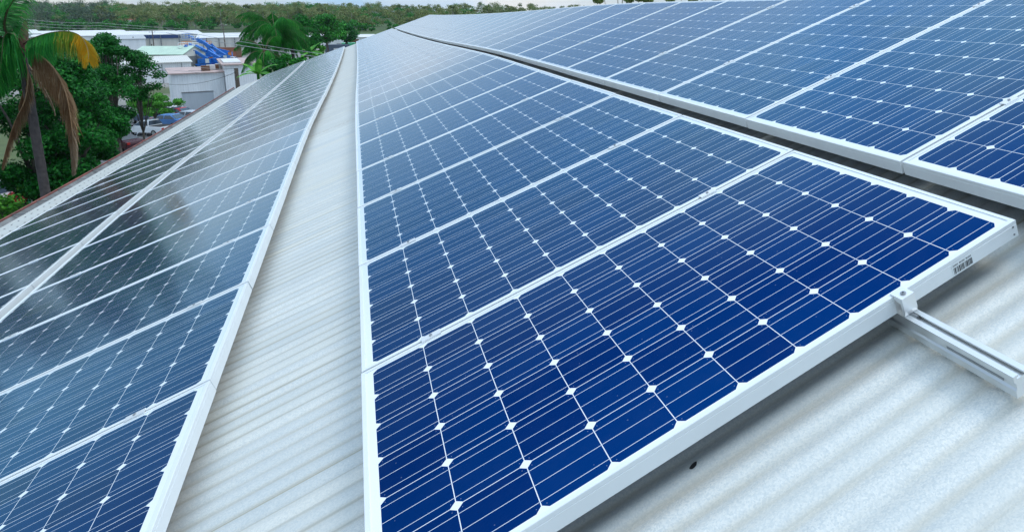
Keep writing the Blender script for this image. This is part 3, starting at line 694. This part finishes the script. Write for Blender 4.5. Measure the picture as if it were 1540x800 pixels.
def broadleaf_plant(label, x, y, d, n, length, width, seed):
    r = random.Random(seed); c = P(x, y, d); b = Vector((c.x, c.y, GZ)); t = thing('banana_plant', label, 'plant', b, 'banana plants by the roof edge')
    m = MB(); m.tube([(0, 0, 0), c - b], [.16, .09], 8); m.build('stem', M['leaf_mid'], t)
    for k in range(n):
        a = 2 * math.pi * k / n + r.uniform(-.3, .3); el = r.uniform(.3, 1.2); h = RT * math.cos(a) + FW * math.sin(a); p = c - b; d_ = (h * math.cos(el) + Vector((0, 0, math.sin(el)))).normalized()
        m = MB(); sd = d_.cross(Vector((0, 0, 1))).normalized(); prev = None
        for q in range(9):
            f = q / 8; wd = width * math.sin(math.pi * min(.98, f * .92 + .05)) ** .7; cur = (p - sd * wd + Vector((0, 0, -wd * .3)), p.copy(), p + sd * wd + Vector((0, 0, -wd * .3)))
            if prev: m.face([prev[0], prev[1], cur[1], cur[0]]); m.face([prev[1], prev[2], cur[2], cur[1]])
            prev = cur; p = p + d_ * length / 8; d_ = (d_ + Vector((0, 0, -.16))).normalized()
        m.build('leaf', M['leaf_bright'], t, smooth=True)
broadleaf_plant('bright green banana plant below the palms at the roof edge', 388, 112, 52, 8, 1.6, .24, 31)
broadleaf_plant('small banana plant right of the palms above the panel row', 466, 80, 70, 8, 1.6, .22, 32)

# ---- distant forest on a gentle rise
def hill_z(d): return GZ + 9.0 * max(0.0, min(1.0, (d - 360) / 330)) ** 1.2
hm = MB(); ds = [355, 400, 450, 520, 600, 700, 900, 1400]
for i in range(len(ds) - 1):
    for k in range(-14, 30):
        q = []
        for (d, kk) in ((ds[i], k), (ds[i], k + 1), (ds[i + 1], k + 1), (ds[i + 1], k)):
            p = CAML + FW * d + RT * (kk * 60 - 500); q.append((p.x, p.y, hill_z(d) + .03))
        hm.face(q)
hill = hm.build('hill', plain('hill_grass', (.05, .085, .02), .9, var=.4, scale=.05)); tag(hill, kind='structure')
def forest_points():
    o = []
    r = random.Random(5)
    for k in range(1500):
        d = 385 + 330 * r.random() ** 1.15; x = r.uniform(-120, 1120) if k < 1000 else r.uniform(-120, 560)
        o.append((x, d, r))
    return o
VV, FF, n0 = [[], [], []], [[], [], []], [0, 0, 0]; TR = MB()
r = random.Random(6)
for (x, d, _) in forest_points():
    p = CAML + (ray(x, 17)).normalized() * d; p = CAML + Vector((ray(x, 17).x, ray(x, 17).y, 0)) * d
    gz = hill_z(d); left = x < 170
    h = r.uniform(8.5, 12.6) if not left else r.uniform(9, 14.0)
    if x > 540: h *= .86
    h *= 1 + .10 * math.sin(x * .045 + d * .02) + .08 * math.sin(x * .11 + 1.3) + (.16 if r.random() < .12 else 0)
    kind = (1 if left and r.random() < .8 else 0) if r.random() < .80 else 2
    if d < 405 and r.random() < .75: kind = 2; h *= .55
    rx = h * r.uniform(.24, .48); C = []; Rr = []
    for q in range(r.randint(4, 7)):
        a = r.uniform(0, 6.283); f = math.sqrt(r.random()) * rx; C.append((p.x + math.cos(a) * f, p.y + math.sin(a) * f, gz + h * (r.uniform(.36, .92) if kind != 2 else r.uniform(.2, .85)))); s_ = rx * r.uniform(.42, .75); Rr.append((s_, s_, s_ * .7))
    V, F = leaf_quads(C, Rr, 430, .85)
    VV[kind].append(V); FF[kind].append(F + n0[kind]); n0[kind] += len(V)
    if kind != 2 and r.random() < .4: TR.tube([(p.x, p.y, gz - .3), (p.x + r.uniform(-.5, .5), p.y, gz + h * .8)], [.28, .12], 5)
fo = None
for kind, (nm, mt) in enumerate((('forest', 'leaf_gum'), ('forest_foliage', 'leaf_gum_haze'), ('forest_understorey', 'leaf_mid'))):
    o = npmesh(nm, np.concatenate(VV[kind]), np.concatenate(FF[kind]), M[mt], fo)
    tag(o, kind='stuff')
    if fo is None: fo = o; tag(o, 'continuous far-off gum forest along the skyline', 'forest')
tag(TR.build('forest_trunks', M['bark_pale'], fo), kind='stuff')
# taller gums that stand out of the forest line
GUMS = [(152, 410, 15.2, 'lone tall gum tree rising above the hazy left treeline'), (262, 395, 15.0, 'bushy olive gum tree poking above the skyline over the blue fascia shed'), (330, 400, 14.6, 'pale gum tree on the skyline over the blue boom lifts'),
        (372, 420, 15.6, 'gum tree on the skyline left of the taller feathery palm'), (447, 405, 15.2, 'gum tree on the skyline directly right of the feathery palm'), (487, 415, 15.0, 'gum tree on the skyline over the far white shed'), (600, 430, 15.4, 'spindly gum tree above the far corner of the top panel row'),
        (680, 440, 15.0, 'rounded gum tree peeping over the far end of the ridge'), (733, 450, 15.2, 'flat gum tree peeping over the ridge, separate from its neighbours')]
for k, (x, d, h, lab) in enumerate(GUMS):
    q = ray(x, 17); b = CAML + Vector((q.x, q.y, 0)) * d; b.z = hill_z(d)
    h = h - (b.z - GZ)
    tree('gum_tree', lab, 'tree', b, h, crown(h * .72, h * .30, h * .26, 9, h * .13, 60 + k, .6), 700, .95, M['leaf_gum'], M['bark_pale'], tr=.25, group='tall gum trees on the skyline')
# gum trees behind the ridge, only their lowest sprays show over the panels
for k, (lab, trunk, cl) in enumerate((
    ('gum tree behind the ridge with separate tufts hanging at the top edge', (930, 60), [(900, 1), (906, -18), (946, 0), (962, -2), (955, -24), (925, -40), (975, 1), (940, -60), (985, -30)]),
    ('gum tree behind the ridge with bare twigs and wispy sprays, right of its neighbour', (1065, 60), [(1008, 0), (1022, -9), (1042, 0), (1060, -10), (1078, -2), (1050, -40), (1095, -22), (1030, -50), (1112, -40)]))):
    p0 = P(*trunk, 46); b = Vector((p0.x, p0.y, GZ)); C = []
    for (x, y) in cl:
        c = P(x, y, 46 + random.uniform(-.6, .6)) - b; C.append((tuple(c), (.38, .38, .22)))
    tree('gum_tree', lab, 'tree', b, 14, C, 3200 if k == 0 else 1500, .17, M['leaf_gum'], M['bark_pale'], tr=.14, group='gum trees behind the ridge')

# ---- sheds
def shed(name, label, x0, x1, ytop, ybase, depth, wall, roof, rotz=0.0, gable=0.0, over=.25, d=None, cat='shed', side=False, mono=0.0):
    """front face spans x0..x1 in the picture, standing at the depth of ybase; gable: ridge rise; side: ridge runs along the front."""
    d = d or dep(ybase); a, b = ray((x0 + x1) / 2, 17) * d, None
    c = CAML + Vector((a.x, a.y, 0)); wd = (x1 - x0) / FPX * d; h = (CAML.z - (ytop - 17) / FPX * d * .985) - GZ
    f = Vector((a.x, a.y, 0)).normalized(); yaw = math.atan2(-f.x, f.y) + rotz
    t = thing(name, label, cat, (c.x, c.y, GZ), 'industrial sheds beyond the car park', yaw)
    m = MB(); X = wd / 2
    if side: ends = [[(-X, 0), (X, 0)]]
    m.face([(-X, 0, 0), (X, 0, 0), (X, 0, h), (-X, 0, h)]); m.face([(-X, depth, 0), (X, depth, 0), (X, depth, h), (-X, depth, h)])
    m.face([(-X, 0, 0), (-X, depth, 0), (-X, depth, h), (-X, 0, h)]); m.face([(X, 0, 0), (X, depth, 0), (X, depth, h), (X, 0, h)])
    if gable:
        if side:
            m.face([(-X, 0, h), (-X, depth, h), (-X, depth / 2, h + gable)]); m.face([(X, 0, h), (X, depth, h), (X, depth / 2, h + gable)])
        else:
            m.face([(-X, 0, h), (X, 0, h), (0, 0, h + gable)]); m.face([(-X, depth, h), (X, depth, h), (0, depth, h + gable)])
    m.build('wall', wall, t); r = MB(); k = .09; ov = over
    if gable and side:
        s = gable / (depth / 2)
        for (y0, y1, z0, z1) in ((-ov, depth / 2, h - ov * s, h + gable), (depth + ov, depth / 2, h - ov * s, h + gable)):
            r.prism([(y0, z0 + .02), (y1, z1 + .02), (y1, z1 + k), (y0, z0 + k)], (-X - ov, 0, 0), (X + ov, 0, 0), (0, 1, 0), (0, 0, 1))
    elif gable:
        s = gable / X
        for sg in (-1, 1):
            r.prism([(sg * (X + ov), h - ov * s + .02), (0, h + gable + .02), (0, h + gable + k), (sg * (X + ov), h - ov * s + k)], (0, -ov, 0), (0, depth + ov, 0), (1, 0, 0), (0, 0, 1))
    else:
        r.prism([(-ov, h + .01), (depth + ov, h + .01 + mono), (depth + ov, h + .13 + mono), (-ov, h + .13)], (-X - ov, 0, 0), (X + ov, 0, 0), (0, 1, 0), (0, 0, 1))
    r.build('roof', roof, t)
    return t, wd, h, d
def front_box(t, name, mat, x, z0, w_, hh, dp=.06, sub=None):
    m = MB(); m.box((x, -dp / 2 - .004, z0 + hh / 2), (w_, dp, hh)); return m.build(name, mat, sub or t)
t, wd, h, d = shed('shed', 'pale low shed with grey roller door beside the hedge', 254, 331, 112, 169, 10.5, M['wall_pale'], M['roof_pink'], rotz=.06)
pxm = d / FPX
rd = front_box(t, 'roller_door', M['door_grey'], (285 - 292.5) * pxm, 0.0, 40 * pxm, 2.2, .05)
front_box(t, 'door_lintel', M['steel'], (285 - 292.5) * pxm, 2.21, 41 * pxm, .12, .09)
for k in range(2):
    pi = MB(); pi.tube([((321.5 + k * 5 - 292.5) * pxm, -.09, 1.0), ((321.5 + k * 5 - 292.5) * pxm, -.09, h - .15)], .05, 8); pi.build('downpipe', M['steel'], t)
front_box(t, 'meter_box', M['door_grey'], (328 - 292.5) * pxm, 1.0, .5, 1.0, .2)
for k in range(5):
    b = MB(); b.box((1.2 + .1 * (k % 2) + k * .55 - .6, 2.2 + k * .9, h + .45), (.9, .8, .65)); b.build('roof_unit', [M['rust'], M['roof_white'], M['rust'], M['wall_cream'], M['roof_white']][k], t)
t, wd, h, d = shed('shed', 'taller pale shed with faded pink roof behind the timber power pole', 332, 374, 99, 169, 13, M['wall_pale'], M['roof_pink'], d=86.5, rotz=.06)
front_box(t, 'window', M['glass_dark'], .9, 1.2, .8, 1.0)
b = MB(); b.box((-.7, 5.5, h + .22), (1.9, 8, .16)); b.build('roof_sheet', M['roof_white'], t)
t, wd, h, d = shed('shed', 'long cream shed with white roof half hidden behind the airy tree', 168, 268, 97, 128, 21, M['wall_white'], M['wall_cream'])
for k in range(4): front_box(t, 'wall_post', M['steel'], -wd / 2 + (k + .5) * wd / 4, 0, .1, h, .08)
t, wd, h, d = shed('shed', 'mint green roofed shed with dark grey corrugated gable end', 190, 266, 83, 108, 7.5, M['wall_cream'], M['roof_green'], gable=1.45, side=True, rotz=-.60)
g2 = MB(); X = wd / 2 + .03
g2.face([(X, .1, 0), (X, 7.4, 0), (X, 7.4, h - .5), (X, .1, h - .5)]); g2.build('gable_cladding', M['wall_grey'], t)
t, wd, h, d = shed('shed', 'wide shed with dark blue fascia band under its white roof', 176, 290, 53, 76, 38, M['wall_cream'], M['roof_white'], mono=.3)
p_ = d / FPX; front_box(t, 'fascia', M['navy'], (236 - 233) * p_, h - 1.1, 50 * p_, 1.05, .3); front_box(t, 'fascia', M['roof_grey'], (274 - 233) * p_, h - 1.9, 27 * p_, 1.85, .25)
for x in (196, 209, 222, 236, 259): front_box(t, 'wall_post', M['steel'], (x - 233) * p_, 0, .3, h, .3)
t, wd, h, d = shed('shed', 'big off-white shed behind the orange container', 303, 424, 57, 83, 36, M['wall_cream'], M['roof_white'], gable=.8, side=True)
for x in (310, 330, 350, 372, 395): front_box(t, 'wall_post', M['steel'], (x - 363) * d / FPX, 0, .25, h, .25)
t, wd, h, d = shed('shed', 'low white shed crossing behind the yellow palm frond', 60, 178, 55, 70, 60, M['wall_white'], M['roof_white'], mono=.6)
t, wd, h, d = shed('shed', 'white shed at the left edge seen behind the palm spear', -60, 40, 52, 70, 45, M['wall_white'], M['roof_white'], mono=.4)
t, wd, h, d = shed('shed', 'grey roofed shed between the yellow frond and the blue fascia shed', 146, 206, 60, 84, 45, M['wall_pale'], M['roof_grey'], mono=.5)
t, wd, h, d = shed('shed', 'far white shed right of the palms', 455, 512, 57, 73, 25, M['wall_white'], M['roof_white'], gable=.5)
t, wd, h, d = shed('shed', 'white and brown shed beyond the far end of the panels', 519, 560, 57, 66, 25, M['roof_white'], M['roof_white'], mono=.3)
front_box(t, 'door_opening', M['rust'], -wd * .22, 0, wd * .3, h * .7)
t, wd, h, d = shed('office_container', 'slate blue site container with a white panel at roof end', 486, 520, 69, 84, 4, M['slate'], M['slate'], over=.05, cat='container')
front_box(t, 'panel', M['white_paint'], -.3, h * .45, 1.3, h * .25, .04)
t, wd, h, d = shed('water_tank', 'bright green box-shaped tank just past the end of the roof strip', 511, 530, 66.5, 74, 6, M['green_paint'], M['green_paint'], over=.05, cat='tank')
# houses in the trees
for k, (x0, x1, yt, d, rf, lab) in enumerate(((90, 106, 30, 470, 'blue_paint', 'tiny white house with blue roof among the distant trees'), (146, 162, 28, 480, 'brick_red', 'tiny house with red roof among the distant trees, left of the other red roof'), (182, 199, 30, 460, 'brick_red', 'tiny house with wide red roof over the blue fascia shed'))):
    shed('house', lab, x0, x1, yt, 0, 8, M['wall_white'], M[rf], gable=1.6, side=True, d=d, cat='house')

# ---- shipping container
t = thing('shipping_container', 'rusty orange shipping container in front of the off-white shed', 'container', G(343, 87), rotz=YAW - .05)
m = MB(); m.box((0, 0, 1.3), (6.1, 2.4, 2.5)); m.build('body', M['orange_rust'], t); m = MB(); m.box((3.07, 0, 1.3), (.06, 2.3, 2.3)); m.build('door', M['rust'], t)
m = MB(); m.box((0, 0, 2.60), (6.14, 2.44, .08)); m.build('roof', M['rust'], t)

# ---- cars
def car(label, loc, rotz, paint, ute=False, van=False, group='cars parked beside the building'):
    t = thing('parked_car', label, 'car', loc, group, rotz)
    L_, Wd = 4.5, 1.74
    if ute: body = [(-2.25, .35), (-2.27, .95), (-.55, .97), (-.3, .99), (.75, .99), (1.9, .86), (2.22, .68), (2.25, .35)]; cab = [(-.75, .97), (-.62, 1.50), (.35, 1.50), (1.05, .96)]
    elif van: body = [(-2.2, .35), (-2.22, .98), (.9, 1.0), (1.9, .9), (2.2, .7), (2.22, .35)]; cab = [(-2.15, .97), (-1.85, 1.62), (.35, 1.62), (1.15, .97)]
    else: body = [(-2.2, .35), (-2.25, .80), (-2.15, .95), (-1.3, .98), (.85, .97), (1.9, .84), (2.2, .66), (2.25, .35)]; cab = [(-1.75, .95), (-1.05, 1.42), (.25, 1.42), (1.05, .95)]
    m = MB(); m.prism([(x, z) for x, z in body], (0, -Wd / 2, 0), (0, Wd / 2, 0), (1, 0, 0), (0, 0, 1))
    n = len(m.v); c0, c1, c2, c3 = cab; wb, wt = Wd / 2 - .05, Wd / 2 - .24
    for (x, z), q in ((c0, wb), (c1, wt), (c2, wt), (c3, wb)): m.v += [(x, -q, z), (x, q, z)]
    for f in ((0, 2, 3, 1), (2, 4, 5, 3), (4, 6, 7, 5), (0, 6, 4, 2), (1, 3, 5, 7)): m.f.append(tuple(n + k for k in f)); m.mi.append(0)
    o = m.build('body', paint, t); bm = bmesh.new(); bm.from_mesh(o.data); bmesh.ops.bevel(bm, geom=[e for e in bm.edges], offset=.05, segments=2, affect='EDGES', clamp_overlap=True); bm.to_mesh(o.data); bm.free()
    def quad(name, pts, mat): k = MB(); k.face(pts); o = k.build(name, mat, t); so = o.modifiers.new('t', 'SOLIDIFY'); so.thickness = .012; so.offset = 0
    def lerp(a, b, f): return (a[0] + (b[0] - a[0]) * f, a[1] + (b[1] - a[1]) * f)
    a, b = lerp(c3, c2, .12), lerp(c3, c2, .9); off = .02
    quad('windscreen', [(a[0] + off, -wb * .93, a[1] + off), (a[0] + off, wb * .93, a[1] + off), (b[0] + off, wt * .93, b[1] + off), (b[0] + off, -wt * .93, b[1] + off)], M['glass_dark'])
    a, b = lerp(c0, c1, .15), lerp(c0, c1, .9)
    quad('rear_window', [(a[0] - off, -wb * .9, a[1] + off), (a[0] - off, wb * .9, a[1] + off), (b[0] - off, wt * .9, b[1] + off), (b[0] - off, -wt * .9, b[1] + off)], M['glass_dark'])
    for sg in (-1, 1):
        mid = (c1[0] + c2[0]) / 2 + .05
        for (xa, xb, xc, xd) in (((c0[0] * .8 + c1[0] * .2), c1[0] + .06, mid - .05, mid - .05), (mid + .05, mid + .05, c2[0] - .03, c2[0] * .25 + c3[0] * .75)):
            z0, z1 = c0[1] + .06, c1[1] - .06; y0, y1 = sg * (wb + .005), sg * (wt + .02)
            quad('side_window', [(xa, y0, z0), (xd, y0, z0), (xc, y1, z1), (xb, y1, z1)], M['glass_dark'])
        for xw in (-1.35, 1.4):
            k = MB(); k.disc((xw, sg * (Wd / 2 - .09), .32), (0, 1, 0), .32, .2, 18); wq = k.build('wheel', M['tyre'], t)
            k = MB(); k.disc((xw, sg * (Wd / 2 + .012), .32), (0, 1, 0), .20, .02, 14); k.build('rim', M['rim'], wq)
        k = MB(); k.box((2.2, sg * .62, .70), (.12, .36, .14)); k.build('headlight', M['lamp_clear'], t)
        k = MB(); k.box((-2.23, sg * .68, .78), (.08, .26, .18)); k.build('tail_light', M['lamp_red'], t)
        k = MB(); k.box((.95, sg * (wb + .12), 1.02), (.12, .18, .12)); k.build('mirror', M['black'], t)
    k = MB(); k.box((2.24, 0, .45), (.10, 1.7, .16)); k.build('bumper', M['black'] if ute else paint, t)
    if ute: k = MB(); k.box((-1.4, 0, .985), (1.5, 1.5, .02)); k.build('tray_liner', M['dark'], t)
    return t
CP = {n: plain('car_paint_' + n, c, .25, var=.05) for n, c in dict(white=(.78, .79, .80), blue=(.10, .24, .52), red=(.45, .02, .03), navy=(.03, .05, .12), silver=(.50, .55, .60), maroon=(.07, .022, .03)).items()}
def at_car(x, y): return G(x, y, GZ + .01)
car('white ute with dark windscreen at the front of the parked row by the gutter', at_car(226, 203), YAW + 2.95, CP['white'], ute=True)
car('light blue sedan parked right behind the white ute', at_car(252, 192), YAW + 3.05, CP['blue'])
car('white van-like wagon with dark rear glass beyond the blue sedan', at_car(246, 181), YAW + 2.9, CP['white'], van=True)
car('bright red hatchback beside the white wagon', at_car(264, 181), YAW + 3.0, CP['red'])
car('silver sedan nearest the roller door at the end of the row', at_car(284, 186), YAW + 3.0, CP['silver'])
car('dark navy sedan half hidden by the hedge behind the white ute', at_car(224, 186), YAW + 2.6, CP['navy'])
car('maroon sedan mostly hidden under the trees left of the white ute', at_car(176, 226), YAW + 2.9, CP['maroon'])
car('white sedan beside the orange container', at_car(352, 95), YAW + .1, CP['white'], group='cars in the machinery yard')
car('white van on the road by the blue fascia shed', at_car(291, 60), YAW, CP['white'], van=True, group='cars in the machinery yard')
car('red car glimpsed between trunks behind the palm', at_car(75, 300), YAW + 1.2, CP['red'], group='cars under the trees')
car('white car glimpsed between trunks at the left edge', at_car(25, 305), YAW + 1.5, CP['white'], van=True, group='cars under the trees')

# ---- blue boom lifts
def boom_lift(label, loc, rotz, e1, e2, l1, l2, accent):
    t = thing('boom_lift', label, 'boom lift', loc, 'blue boom lifts in the machinery yard', rotz)
    m = MB(); m.box((0, 0, .85), (3.2, 1.7, .5)); m.build('chassis', M['blue_paint'], t)
    for sx in (-1, 1):
        for sy in (-1, 1):
            k = MB(); k.disc((sx * 1.2, sy * .95, .5), (0, 1, 0), .5, .35, 14); wq = k.build('wheel', M['tyre'], t); k = MB(); k.disc((sx * 1.2, sy * 1.13, .5), (0, 1, 0), .26, .03, 12); k.build('rim', accent, wq)
    m = MB(); m.box((-.5, .0, 1.65), (2.2, 1.5, 1.0)); m.build('turret', M['blue_paint'], t); m = MB(); m.box((-1.2, 0, 1.7), (.7, 1.6, .9)); m.build('counterweight', accent, t)
    a = Vector((-1.0, .1, 2.1)); d1 = Vector((math.cos(e1), 0, math.sin(e1))); b = a + d1 * l1; d2 = Vector((math.cos(e2), 0, math.sin(e2))); c = b + d2 * l2
    m = MB(); m.prism([(-.24, -.28), (.24, -.28), (.24, .28), (-.24, .28)], a, b, (0, 1, 0), d1.cross(Vector((0, 1, 0)))); m.build('lower_boom', M['blue_paint'], t)
    m = MB(); m.prism([(-.22, -.26), (.22, -.26), (.22, .26), (-.22, .26)], b + Vector((0, .42, 0)), c + Vector((0, .42, 0)), (0, 1, 0), d2.cross(Vector((0, 1, 0)))); m.build('upper_boom', M['blue_paint'], t)
    c = c + Vector((.5, .42, 0)); m = MB(); m.box(c + Vector((0, 0, -.45)), (.9, 1.8, .08))
    for z in (.1, .6): 
        for (p, q) in (((-.45, -.9), (.45, -.9)), ((.45, -.9), (.45, .9)), ((.45, .9), (-.45, .9)), ((-.45, .9), (-.45, -.9))): m.tube([c + Vector((*p, z)), c + Vector((*q, z))], .04, 5)
    for p in ((-.45, -.9), (.45, -.9), (.45, .9), (-.45, .9)): m.tube([c + Vector((*p, -.45)), c + Vector((*p, .6))], .04, 5)
    m.build('basket', accent, t)
    return t
W_, O_, B_ = M['white_paint'], M['orange_paint'], M['blue_paint']
for k, (x, y, rz, e1, e2, l1, l2, ac, lab) in enumerate((
    (318, 103, math.pi, .55, .50, 4.0, 3.2, W_, 'blue boom lift nearest the pink roof with its boom slanting up left'), (306, 101, math.pi, .75, .30, 4.2, 3.0, O_, 'blue boom lift with orange basket in the middle of the cluster'),
    (297, 104, math.pi + .3, .65, .65, 3.6, 2.6, W_, 'blue boom lift against the grey gable end'), (312, 96, math.pi - .2, .80, .40, 5.0, 5.2, B_, 'blue boom lift with the longest raised arm and bent elbow'), (326, 98, math.pi + .1, .62, .62, 4.4, 4.6, W_, 'blue boom lift with straight boom at right end of the cluster'),
    (290, 97, math.pi - .3, .9, .1, 3.4, 2.6, W_, 'blue boom lift behind the grey gable with a folded arm'), (331, 92, math.pi + .4, .3, .9, 3.6, 2.2, O_, 'blue boom lift touching the orange container'), (320, 91, math.pi - .1, .5, .7, 3.8, 2.6, B_, 'all-blue boom lift behind the straight boom one'),
    (304, 93, math.pi + .2, .35, .2, 4.2, 3.4, O_, 'blue boom lift at the back of the cluster, boom nearly level'))):
    boom_lift(lab, G(x + 8, y), YAW + rz, e1, e2, l1 * .74, l2 * .74, ac).scale = (1.0, 1.0, 1.0)
t = thing('crane_truck', 'white crane arm folded upright beyond the slate container', 'crane', G(507, 72), rotz=YAW)
m = MB(); m.box((0, 0, 1.0), (6, 2.2, .8)); m.build('chassis', M['steel'], t); m = MB(); m.box((2.2, 0, 2.0), (1.6, 2.2, 1.8)); m.build('cab', M['white_paint'], t)
m = MB(); m.tube([(-.8, 0, 1.4), (.2, 0, 4.3)], .22, 8); m.build('mast', M['white_paint'], t); m = MB(); m.tube([(.2, 0, 4.2), (2.3, 0, 4.1)], .24, 8); m.build('arm', M['white_paint'], t)
for sx in (-2, 2):
    for sy in (-1, 1): m = MB(); m.disc((sx, sy, .5), (0, 1, 0), .5, .3, 12); m.build('wheel', M['tyre'], t)

# ---- poles and cables
def pole(label, x, ytop, ybase, rad=.15, d=None, arm=True, lean=0.0, mat='timber'):
    d = d or dep(ybase); q = ray(x, 17); b = CAML + Vector((q.x, q.y, 0)) * d; b.z = GZ; h = CAML.z - (ytop - 17) / FPX * d * .985 - GZ
    t = thing('power_pole', label, 'power pole', b, 'timber power poles'); m = MB(); top = Vector((RT.x * lean, RT.y * lean, h)); m.tube([(0, 0, -.2), top], [rad, rad * .8], 10); m.build('pole', M[mat], t)
    if arm:
        m = MB(); m.box(top - Vector((0, 0, .35)), (1.9, .12, .12), Matrix.Rotation(YAW, 3, 'Z')); m.build('crossarm', M[mat], t)
        for k in (-.8, 0, .8): m = MB(); m.disc(top + RT * k - Vector((0, 0, .18)), (0, 0, 1), .06, .2, 8); m.build('insulator', M['white_paint'], t)
    return b + top
pole_top = pole('thick dark timber power pole at the roof edge in front of the pale shed', 346, 104, 172, .24, d=74, arm=False)
for lab, x, a, b in (('thin pole in front of the mint green roof', 222, 67, 100), ('thin pole left of the blue fascia band', 195, 56, 82), ('thin pole in front of the blue fascia band', 225, 47, 80), ('dark pole left of the off-white shed', 306, 58, 88), ('thin pole at right end of the off-white shed', 372, 52, 86), ('thin pole rising before the forest', 333, 37, 84)):
    pole(lab, x, a, b, .14, arm=(x in (225, 333)))
def cable(label, pts, rad=.02, sagm=.5, mat='wire'):
    org = Vector(pts[0]); m = MB()
    for a, b in zip(pts[:-1], pts[1:]):
        a, b = Vector(a), Vector(b); m.tube([a.lerp(b, k / 16) - Vector((0, 0, sagm * 4 * (k / 16) * (1 - k / 16))) - org for k in range(17)], rad, 5)
    o = m.build('power_cable', M[mat]); o.location = org; return tag(o, label, 'cable', 'overhead cables')
cable('upper of two pale cables running under the yellow frond to the timber pole', [P(-260, 25, 40), pole_top - Vector((0, 0, .25))], .016, .35)
cable('lower of two pale cables running under the yellow frond to the timber pole', [P(-260, 31, 40), pole_top - Vector((0, 0, .75))], .016, .45)
cable('upper pale cable crossing in front of the lower palm', [P(250, 44, 56), P(560, 92, 52)], .016, .1)
cable('lower pale cable crossing in front of the lower palm', [P(250, 50, 54), P(560, 97, 50)], .020, .1)
cable('dark service cable drooping from the pole to the roller door shed', [pole_top - Vector((0, 0, .4)), P(252, 127, 83)], .022, .5, 'wire_dark')
cable('dark cable crossing above the pink roof to the timber pole', [P(205, 104, 110), pole_top], .02, .3, 'wire_dark')
for k, lab in enumerate(('topmost of three thin far cables below the hazy treeline', 'middle of three thin far cables below the hazy treeline', 'lowest of three thin far cables below the hazy treeline')):
    cable(lab, [P(-60, 14 + 5 * k, 95), P(150, 35 + 4 * k, 125), P(470, 48 + 3 * k, 170)], .02, .6)

# ---- green rail under the trees
t = thing('pipe_rail', 'green pipe fence rail under the trees at the lower left edge', 'fence', P(0, 276, 34))
o0 = Vector(t.location)
m = MB(); m.tube([P(-120, 277, 34) - o0, P(98, 272, 36) - o0], .06, 8); m.build('rail', M['green_paint'], t)
for x in (-60, 40):
    a = P(x, 275, 34 + 2 * (x + 120) / 218); m = MB(); m.tube([a - o0, Vector((a.x, a.y, GZ)) - o0], .05, 8); m.build('post', M['green_paint'], t)
tree_at(10, 310, 32, 1.6, .6, 10, .5, 41, 'shrub', 'bright low shrub under the green rail at left edge', 'shrub', 2200, .16, M['leaf_bright'], M['bark'], tr=.06)
tree_at(30, 272, 33.5, 1.9, .2, 10, .25, 42, 'vine', 'bright green creeper growing along the green rail', 'vine', 1200, .16, M['leaf_bright'], M['bark'], tr=.03)

# ---- thin summer haze over the whole place
hz = MB(); X0, X1, Y0, Y1 = -900, 1500, -60, 1500
hz.box(((X0 + X1) / 2, (Y0 + Y1) / 2, (GZ - 1 + 30) / 2), (X1 - X0, Y1 - Y0, 30 - GZ + 1))
hmat = bpy.data.materials.new('haze_air'); hmat.use_nodes = True; ht = hmat.node_tree
for k in list(ht.nodes):
    if k.type == 'BSDF_PRINCIPLED': ht.nodes.remove(k)
pv = ht.nodes.new('ShaderNodeVolumePrincipled'); pv.inputs['Color'].default_value = (.80, .88, 1, 1); pv.inputs['Density'].default_value = .00007
ht.links.new(pv.outputs[0], [k for k in ht.nodes if k.type == 'OUTPUT_MATERIAL'][0].inputs['Volume'])
tag(hz.build('haze', hmat), kind='stuff')
